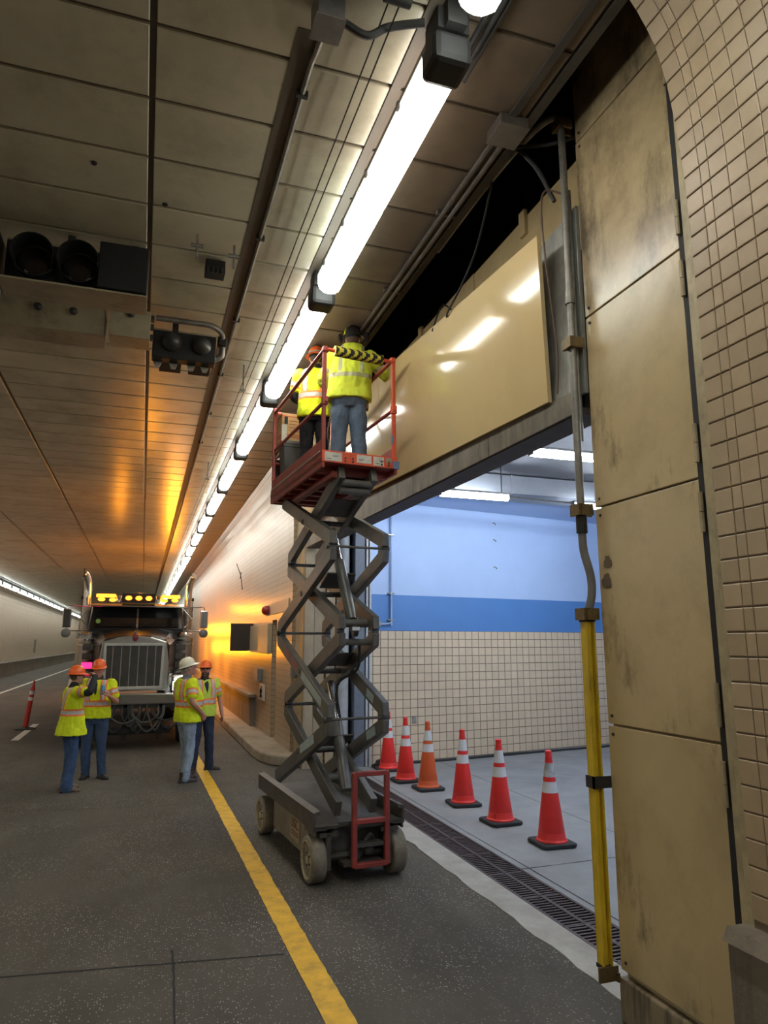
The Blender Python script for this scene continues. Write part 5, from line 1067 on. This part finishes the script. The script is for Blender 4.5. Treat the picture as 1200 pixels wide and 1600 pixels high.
def person(label, loc, facing, H=1.75, girth=1., belly=0., lean=(0, 0), hips=None, feet=None, knees=None, sh_w=.185, arms=None, head=(0, 0, 0), skin=None, hat=None, legs_m=None, boot_m=None, flare=.066, top=None, hems=.90, vestm=None, shirt=None, sleeve='short', beard=None, hair=True, stripes='vest', glasses=False, back_y=False, head_off=(0, 0), leg=1., hemx=0.):
    t = thing('person', label, 'person', loc, R(facing), None); k = H / 1.75; t.scale = (k, k, k); skin = skin or M_skin
    lx, ly = lean
    def T(p):
        p = V(p); f = max(0, (p.z - .92) / .56); return p + V((lx * f, ly * f, -.5 * (lx * lx + ly * ly) * f * f))
    def Ti(p): f = max(0, (p.z - .92) / .56); return V((p.x - lx * f, p.y - ly * f, p.z))
    g = girth
    def torso(b, m, z0, z1, yb=belly):
        R_ = [(.80, .155, .105, -.005), (.90, .172 * g, .118 * g, 0), (.98, .170 * g, .12 * g, .3), (1.06, .165 * g, .118 * g, .8), (1.14, .166 * g, .118 * g, 1.), (1.24, .176 * g, .122 * g, .6), (1.33, .185, .122, .2), (1.40, .178, .108, 0), (1.445, .145, .088, -.1), (1.48, .09, .07, -.1)]
        zs = sorted(set([z0, z1] + [r[0] for r in R_ if z0 < r[0] < z1])); rg = []
        for z in zs:
            for a, c in zip(R_, R_[1:]):
                if a[0] <= z <= c[0]:
                    f = (z - a[0]) / (c[0] - a[0]); hw, hd, yo = [a[i] * (1 - f) + c[i] * f for i in (1, 2, 3)]; break
            hw *= sh_w / .185
            rg.append([T(p) for p in ering((0, yb * yo, z), hw + m, hd + m + yb * max(yo, 0) * .7)])
        b.loft(rg)
    hips = hips or [(-.09, 0, .90), (.09, 0, .90)]
    shs = [T((-sh_w, -.005, 1.405)), T((sh_w, -.005, 1.405))]
    A = []
    for i in (0, 1):
        el, wr = arms[i][0], arms[i][1]; A.append((shs[i], V(el), V(wr), arms[i][2], arms[i][3], arms[i][4]))
    neck = T((0, .0, 1.49)); hc = T((0 + head_off[0], .025 + head_off[1], 1.625)); yw, pt, rl = [R(q) for q in head]
    HM = Matrix.Translation(hc) @ Matrix.Rotation(yw, 4, 'Z') @ Matrix.Rotation(pt, 4, 'X') @ Matrix.Rotation(rl, 4, 'Y')
    # --- body: one continuous skin
    b = B(); torso(b, -.012, .82, 1.48)
    limb(b, [T((0, -.01, 1.43)), neck + V((0, .01, .0)), hc + V((0, -.01, -.06))], [.062, .056, .056], 14)
    for i in (0, 1):
        limb(b, [hips[i], knees[i], V(feet[i][:2] + (.09,))], [.075, .05, .038])
        s_, e_, w_, hd_, hn_, cu = A[i]; limb(b, [s_, s_.lerp(e_, .5), e_, e_.lerp(w_, .45), w_], [.05, .046, .039, .038, .027])
        hand(b, w_, hd_, hn_, cu, 1 if i else -1)
    hb = B(); rg = []
    for z, hw, hd, yo in ((-.122, .028, .028, .052), (-.108, .046, .048, .040), (-.08, .058, .074, .018), (-.04, .068, .086, .006), (.01, .074, .094, 0), (.06, .073, .094, -.003), (.095, .058, .075, -.006), (.115, .03, .04, -.006)): rg.append(ering((0, yo, z), hw, hd, 20, 2.2))
    hb.loft(rg); hb.tube([(0, .082, .025), (0, .10, .0), (0, .114, -.022), (0, .098, -.036)], [.009, .012, .0165, .012], 10)
    hb.ell((0, .088, -.066), (.024, .010, .007)); hb.ell((0, .088, -.077), (.02, .010, .006)); hb.ell((0, .082, -.108), (.024, .016, .014)); hb.ell((0, .083, .034), (.055, .014, .010))
    for s_ in (-1, 1): hb.ell((s_ * .076, -.008, -.006), (.010, .021, .032)); hb.ell((s_ * .042, .066, -.035), (.022, .02, .022))
    hb.v = [HM @ p for p in hb.v]; b.add(hb.v, hb.f)
    body = remesh(b, 'body', skin, t, .0068, 3)
    def onhead(nm, m, fn, smooth=True, par=None): q = B(); fn(q); q.v = [HM @ p for p in q.v]; return q.build(nm, m, par or t, smooth=smooth)
    for s_ in (-1, 1):
        e = onhead('eye', M_eye, lambda q: q.ell((s_ * .031, .083, .012), (.013, .009, .008), 10, 6)); onhead('pupil', M_pup, lambda q: q.ell((s_ * .031, .0895, .012), (.006, .004, .006), 8, 5), par=e)
        onhead('eyebrow', M_hair, lambda q: q.ell((s_ * .031, .092, .034), (.017, .006, .004), 10, 5))
    onhead('mouth', M_lip, lambda q: q.ell((0, .094, -.071), (.022, .006, .006), 10, 5))
    if hair:
        def hr(q):
            rg = [ering((0, -.022, z), hw, hd, 20, 2.2) for z, hw, hd in ((-.055, .055, .05), (-.03, .070, .07), (.02, .080, .082), (.07, .078, .088), (.11, .05, .06))]; q.loft(rg)
        onhead('hair', M_hair if hair is True else hair, hr)
    if beard:
        def bd(q):
            rg = [ering((0, yo, z), hw, hd, 18, 2.2) for z, hw, hd, yo in ((-.155, .02, .02, .06), (-.13, .046, .045, .048), (-.10, .063, .062, .034), (-.075, .066, .071, .026), (-.05, .067, .068, .020))]; q.loft(rg)
            q.ell((0, .098, -.053), (.033, .012, .008))
        onhead('beard', beard, bd)
    if glasses:
        def gl(q):
            for s_ in (-1, 1): q.ell((s_ * .032, .098, .010), (.028, .007, .018), 14, 7); q.tube([(s_ * .06, .09, .012), (s_ * .083, -.01, .012)], .003, 5)
            q.tube([(-.01, .102, .013), (.01, .102, .013)], .003, 5)
        onhead('sunglasses', M_pup, gl)
    # --- hard hat
    hm, hkind = hat
    def ht(q):
        rg = []
        for z, r in ((.035, 1.), (.06, .995), (.085, .95), (.11, .85), (.13, .70), (.147, .48), (.157, .22)): rg.append([V((.100 * r * cos(a), -.005 + .122 * r * sin(a), z + .006 * (abs(cos(a)) < .18))) for a in [2 * pi * q_ / 32 for q_ in range(32)]])
        q.loft(rg)
    hh = onhead('hard_hat', hm, ht)
    def brim(q):
        n_ = 36; i_, o_, o2 = [], [], []
        for q_ in range(n_):
            a = 2 * pi * q_ / n_; f = max(0, sin(a)); full = hkind == 'full'
            ex = .024 + .032 * f if full else .012 + .05 * f ** 2; i_.append(V((.098 * cos(a), -.005 + .120 * sin(a), .045))); o_.append(V(((.100 + ex) * cos(a), -.005 + (.122 + ex) * sin(a), .030 - .006 * f))); o2.append(o_[-1] + V((0, 0, -.005)))
        q.loft([i_, o_, o2, [p - V((0, 0, .009)) for p in i_]][::-1], True, False)
    onhead('brim', hm, brim, par=hh)
    onhead('ridge', hm, lambda q: q.tube([(0, .10, .085), (0, .07, .125), (0, 0, .160), (0, -.07, .128), (0, -.11, .08)], .009, 8), par=hh)
    onhead('suspension_band', M_blk_cl, lambda q: q.loft([ering((0, -.004, z), .088, .108, 24, 2.1) for z in (.008, .038)]), par=hh)
    # --- trousers
    b = B(); rg = [[T(p) for p in ering((0, .0, z), .162 * g * (1. if z > .85 else .93) * sh_w / .185, .118 * g if z > .85 else .105)] for z in (.80, .86, .93, 1.0)]; b.loft(rg)
    for i in (0, 1):
        f = V(feet[i][:2] + (.06,)); kn = V(knees[i]); h_ = V(hips[i]); limb(b, [h_ + V((0, 0, -.03)), h_.lerp(kn, .5), kn, kn.lerp(f, .5), f + V((0, -.005, 0))], [.104, .09 * leg, .075 * leg, .070 * leg, flare * leg], 16)
    remesh(b, 'trousers', legs_m, t, .009, 3, .010, 16.)
    b = B(); b.loft([[T(p) for p in ering((0, 0, z), .166 * g * sh_w / .185, .123 * g, 28)] for z in (.965, 1.0)]); b.build('belt', M_blk_cl, t, smooth=True)
    for i in (0, 1):
        fx_, fy_, fa = feet[i]; q = B(); rg = []
        for y, w_, h_ in ((-.085, .022, .05), (-.07, .036, .085), (-.02, .040, .105), (.03, .041, .095), (.08, .046, .07), (.13, .047, .055), (.165, .036, .043), (.18, .018, .03)): rg.append([V((w_ * cos(a) if sin(a) > -.3 else w_ * 1.0 * cos(a), y, .022 + (h_ - .022) * max(sin(a), 0) + (-.018 if sin(a) < 0 else 0) * abs(sin(a)) ** .3)) for a in [2 * pi * q_ / 16 for q_ in range(16)]])
        q.loft([r[::-1] for r in rg]); q.tube([(0, -.035, .06), (0, -.035, .15)], [.046, .048], 14); mx = Matrix.Translation((fx_, fy_, 0)) @ Matrix.Rotation(R(fa), 4, 'Z'); q.v = [mx @ p for p in q.v]; bo = q.build('boot', boot_m or M_boot, t, smooth=True)
        q = B(); q.loft([[V((w_ * x, y, z)) for x, y in ((-1, -.09), (1, -.09), (1.1, .10), (.8, .17), (-.8, .17), (-1.1, .10))] for w_, z in ((.042, .001), (.043, .024))]); q.v = [mx @ p for p in q.v]; q.build('sole', M_rub, bo)
    # --- tops
    def armpath(b, i, upto, r0, r1, r2=None):
        s_, e_, w_ = A[i][:3]
        if upto <= 1: limb(b, [s_, s_.lerp(e_, upto * .5), s_.lerp(e_, upto)], [r0, (r0 + r1) / 2, r1], 16)
        else: limb(b, [s_, s_.lerp(e_, .5), e_, e_.lerp(w_, .5), w_.lerp(e_, .02)], [r0, (r0 + r1) / 2, r1, r1 * .93, r2 or r1 * .8], 16)
    if shirt:
        b = B(); torso(b, .006, .93, 1.475); limb(b, [T((0, -.01, 1.44)), neck + V((0, .004, .015))], [.072, .066], 16)
        for i in (0, 1): armpath(b, i, shirt[1], .064, .054, .043)
        remesh(b, 'shirt', shirt[0], t, .010, 2, .006, 18.)
    def stripe(c):
        p = Ti(c); best = min(((segd(c, A[i][0], A[i][1]), i) for i in (0, 1)), key=lambda q: q[0][0]); (d, tt_), i = best
        dl = segd(c, A[i][1], A[i][2]); arm_ = (abs(p.x) > sh_w * .93 and d < .11 and p.z < 1.5) or (d < .085 and tt_ > .35 and abs(p.x) > .16) or dl[0] < .075
        if arm_:
            if stripes == 'hoodie':
                if dl[0] < d: return 1 if .2 < dl[1] < .34 else 0
                return 1 if .45 < tt_ < .62 else 0
            return 1 if .40 < tt_ < .56 else 2 if .32 < tt_ < .64 else 0
        if stripes == 'hoodie': return 1 if (p.y < 0 and .10 < abs(p.x) < .145 and p.z > 1.18) or 1.12 < p.z < 1.17 else 0
        if 1.085 < p.z < 1.135: return 1
        if 1.06 < p.z < 1.16: return 2
        ax = abs(p.x); x0 = .112
        if back_y and p.y < -.02: x0 = max(0, .112 * min(1, (p.z - 1.10) / .30))
        if p.z > 1.12 and abs(ax - x0) < .024: return 1
        if p.z > 1.12 and abs(ax - x0) < .044: return 2
        return 0
    b = B(); torso(b, .026, hems, 1.462)
    b.loft([[T(p) for p in ering((0, belly * .4, z), (.172 * g + .030 + ex) * sh_w / .185, .118 * g + .030 + ex)] for z, ex in ((hems - .01, .010 + hemx), (hems + .06, .008 + hemx * .8), (hems + .14, hemx * .55), (hems + .3, 0))])
    for i in (0, 1): armpath(b, i, .62 if sleeve == 'short' else 2, .086, .078 if sleeve == 'short' else .070, .056)
    if stripes == 'hoodie':
        b.ell(T((0, -.085, 1.45)), (.13, .07, .085), 18, 10); limb(b, [T((-.09, .03, 1.46)), T((-.1, -.04, 1.485)), T((0, -.09, 1.50)), T((.1, -.04, 1.485)), T((.09, .03, 1.46))], [.035, .045, .05, .045, .035])
    vm = vestm or M_vest
    vest = remesh(b, 'hoodie' if stripes == 'hoodie' else 'safety_vest', [vm, M_silver if stripes == 'vest' else mat('dull_grey_tape', (.40, .41, .22), rough=.5), M_otape], t, .0085, 2, .012, 13., stripe)
    if stripes == 'vest':   # open neck of the vest: the darker shirt shows in a V at the front
        q = B(); n_ = 10; pts = []
        for z, hw in ((1.475, .06), (1.40, .05), (1.32, .030), (1.24, .006)):
            f = (z - 1.24) / .235; y = .122 + .03 + belly * .3 - (.052 if z > 1.43 else .012 if z > 1.36 else 0) ; pts.append((z, hw, y))
        q.loft([[T((-hw, y - .01, z)), T((0, y + .004, z)), T((hw, y - .01, z)), T((0, y - .03, z))] for z, hw, y in pts]); q.build('collar_opening', shirt[0] if shirt else M_blk_cl, t, smooth=True)
    return t, HM, onhead, hh
D_ = V
def at_side(s, dx=.28, fwd=.03): return ((s * dx, fwd, 1.13), (s * (dx + .02), fwd + .09, .87), (s * .02, .2, -1), (-s, .1, 0), .35)
# 1: woman shading her eyes, facing right
person('person in an orange hat and loose lime vest shading their eyes with a raised arm', (-.87, 11.10, 0), -72, 1.66, 1.02, lean=(0, .0), hips=[(-.085, 0, .9), (.085, 0, .9)], knees=[(-.10, .03, .49), (.10, .02, .49)], feet=[(-.11, .02, 12), (.12, -.03, -8)], sh_w=.175,
       arms=[at_side(-1, .25), ((.40, .12, 1.41), (.15, .25, 1.62), (-.75, -.15, .45), (0, -.4, -1), .7)], head=(8, 0, 0), hat=(M_hat_o, 'full'), legs_m=denim('blue_denim', (.055, .095, .19)), flare=.085, boot_m=mat('tan_shoe', (.16, .11, .07), rough=.7), shirt=(M_blk_cl, 2), hems=.80, back_y=True, hemx=.055)
# 2: man with a can facing us
person('person facing us in an orange hat and lime vest, holding a blue can', (-.60, 11.98, 0), 168, 1.73, 1.0, hips=[(-.09, 0, .9), (.09, 0, .9)], knees=[(-.11, .04, .49), (.11, .03, .49)], feet=[(-.15, .04, 40), (.10, .0, -4)],
       arms=[((-.30, .05, 1.13), (-.24, .27, 1.23), (.25, .35, .8), (.9, -.1, .0), 1.05), ((.30, .0, 1.14), (.29, .12, .88), (.02, .25, -1), (-1, .1, 0), .4)], head=(0, -6, 0), skin=M_skin2, hat=(M_hat_o, 'cap'), legs_m=denim('dark_blue_denim', (.05, .08, .15)), boot_m=M_blk_shoe, shirt=(M_blk_cl, .7), hems=.90)
# 3: man in the cream hat, hand on his hip, looking up
person('person in a cream hard hat and pale jeans, hand on hip, looking up', (.70, 11.30, 0), -68, 1.76, 1.14, belly=.045, lean=(0, -.03), hips=[(-.09, 0, .9), (.09, 0, .9)], knees=[(-.10, .05, .50), (.10, .02, .49)], feet=[(-.11, .08, 8), (.12, -.04, -10)], sh_w=.195,
       arms=[((-.30, -.05, 1.15), (-.24, .16, .98), (.45, .75, -.45), (.8, -.3, .0), .6), ((.31, -.07, 1.14), (.235, .14, .95), (-.35, .65, -.65), (-.7, -.3, 0), .6)], head=(-14, 17, 0), skin=M_skin2, hat=(M_hat_w, 'cap'), legs_m=denim('pale_denim', (.27, .33, .40)), shirt=(mat('grey_shirt', (.16, .16, .17), rough=.85), .5), hems=.86, hair=mat('grey_hair', (.3, .28, .26), rough=.8))
# 4: bearded man behind him
person('bearded person in a duller lime vest and dark jeans beside the yellow line', (1.00, 12.10, 0), 196, 1.70, 1.05, hips=[(-.09, 0, .9), (.09, 0, .9)], knees=[(-.11, .03, .49), (.12, .03, .49)], feet=[(-.15, .0, 68), (.15, .02, -20)],
       arms=[at_side(-1, .27), at_side(1, .27)], head=(-22, 6, 0), skin=M_skin2, hat=(M_hat_o, 'cap'), legs_m=denim('navy_denim', (.028, .038, .065)), shirt=(mat('navy_shirt', (.02, .022, .04), rough=.85), .6), hems=.88, vestm=M_vest2, beard=mat('dark_beard', (.06, .04, .03), rough=.9, bump=.5, scale=60), glasses=True)
# 5, 6: the two on the lift
zf = PZ + .02
p5, HM5, on5, hh5 = person('person in a lime hooded sweatshirt and blue jeans on the lift, reaching into the lintel', tuple(onlift((.095, -.36, zf))), -14, 1.64, 1.16, lean=(.03, -.02), hips=[(-.09, 0, .9), (.09, 0, .9)], knees=[(-.11, .02, .49), (.11, .02, .49)], feet=[(-.13, .02, 14), (.13, -.01, -16)], sh_w=.20,
       arms=[((-.30, .12, 1.15), (-.16, .34, 1.22), (.3, .9, .2), (.6, -.1, -.6), .8), ((.40, .15, 1.28), (.50, .40, 1.31), (.25, .9, .05), (0, -.3, -1), .6)], head=(-12, 8, 0), hat=(mat('black_hard_hat', (.02, .02, .022), rough=.35), 'full'), legs_m=denim('worn_blue_denim', (.10, .14, .20)), sleeve='long', stripes='hoodie', vestm=M_hood_y, hems=.90, leg=1.16)
on5('lime_panel', M_vest, lambda q: q.loft([[V((.1025 * r * cos(a), -.005 + .1245 * r * sin(a), z)) for a in [R(150) + R(75) * k / 8 for k in range(9)]] for z, r in ((.04, 1.), (.085, .955), (.12, .80), (.145, .5))], False, False), par=hh5)
on5('ear_muff', M_blk_cl, lambda q: (q.ell((-.155, .05, .04), (.03, .045, .055), 14, 8), q.tube([(-.15, .05, .06), (-.125, .04, .10), (-.09, .03, .12)], .006, 6)), par=hh5)
on5('ear_muff', M_blk_cl, lambda q: (q.ell((.155, .05, .04), (.03, .045, .055), 14, 8), q.tube([(.15, .05, .06), (.125, .04, .10), (.09, .03, .12)], .006, 6)), par=hh5)
b = B(); b.box((.205, .02, .90), (.03, .09, .22)); b.build('tool_pouch', mat('tan_leather', (.19, .075, .03), rough=.6, var=.2), p5, bevel=.008)
b = B(); b.b2(-.03, .05, -.152, -.146, .95, .985); b.build('jeans_patch', mat('patch_tan', (.30, .25, .16), rough=.7), p5)
p6, HM6, on6, hh6 = person('person in an orange hat, striped lime vest and black trousers on the lift', tuple(onlift((-.10, .22, zf))), -20, 1.62, 1.0, lean=(0, 0), hips=[(-.09, 0, .9), (.09, 0, .9)], knees=[(-.10, .02, .49), (.10, .02, .49)], feet=[(-.11, .02, 10), (.11, -.0, -10)],
       arms=[((-.27, .05, 1.15), (-.16, .25, 1.10), (.5, .8, 0), (.6, -.2, -.3), .8), ((.27, .03, 1.14), (.18, .24, 1.08), (-.4, .8, .1), (-.6, -.2, -.3), .8)], head=(10, 4, 0), hat=(M_hat_o, 'full'), legs_m=denim('black_trousers_cloth', (.02, .02, .024)), boot_m=M_blk_shoe, shirt=(M_blk_cl, 2), hems=.86)
on6('grey_band', M_silver, lambda q: q.loft([[V((.1015 * r * cos(a), -.005 + .1235 * r * sin(a), z)) for a in [2 * pi * k / 30 for k in range(30)]] for z, r in ((.052, 1.), (.072, .985))], True, False), par=hh6)
# the held can
t = thing('drink_can', 'blue and silver drink can held up by the person facing us', 'can', (-.60, 11.98, 0)); cx = Matrix.Translation((-.60, 11.98, 0)) @ Matrix.Rotation(R(168), 4, 'Z') @ Matrix.Scale(1.73 / 1.75, 4) @ V((-.155, .325, 1.26)); t.location = cx
b = B(); b.lathe([(.026, 0), (.033, .008), (.033, .125), (.027, .135), (.027, .138)], n=20); b.build('can', mat('can_blue', (.10, .27, .46), rough=.3, metal=.4), t, smooth=True); b = B(); b.lathe([(.0335, .02), (.0335, .05)], n=20); b.build('silver_band', M_chrome, t, smooth=True)
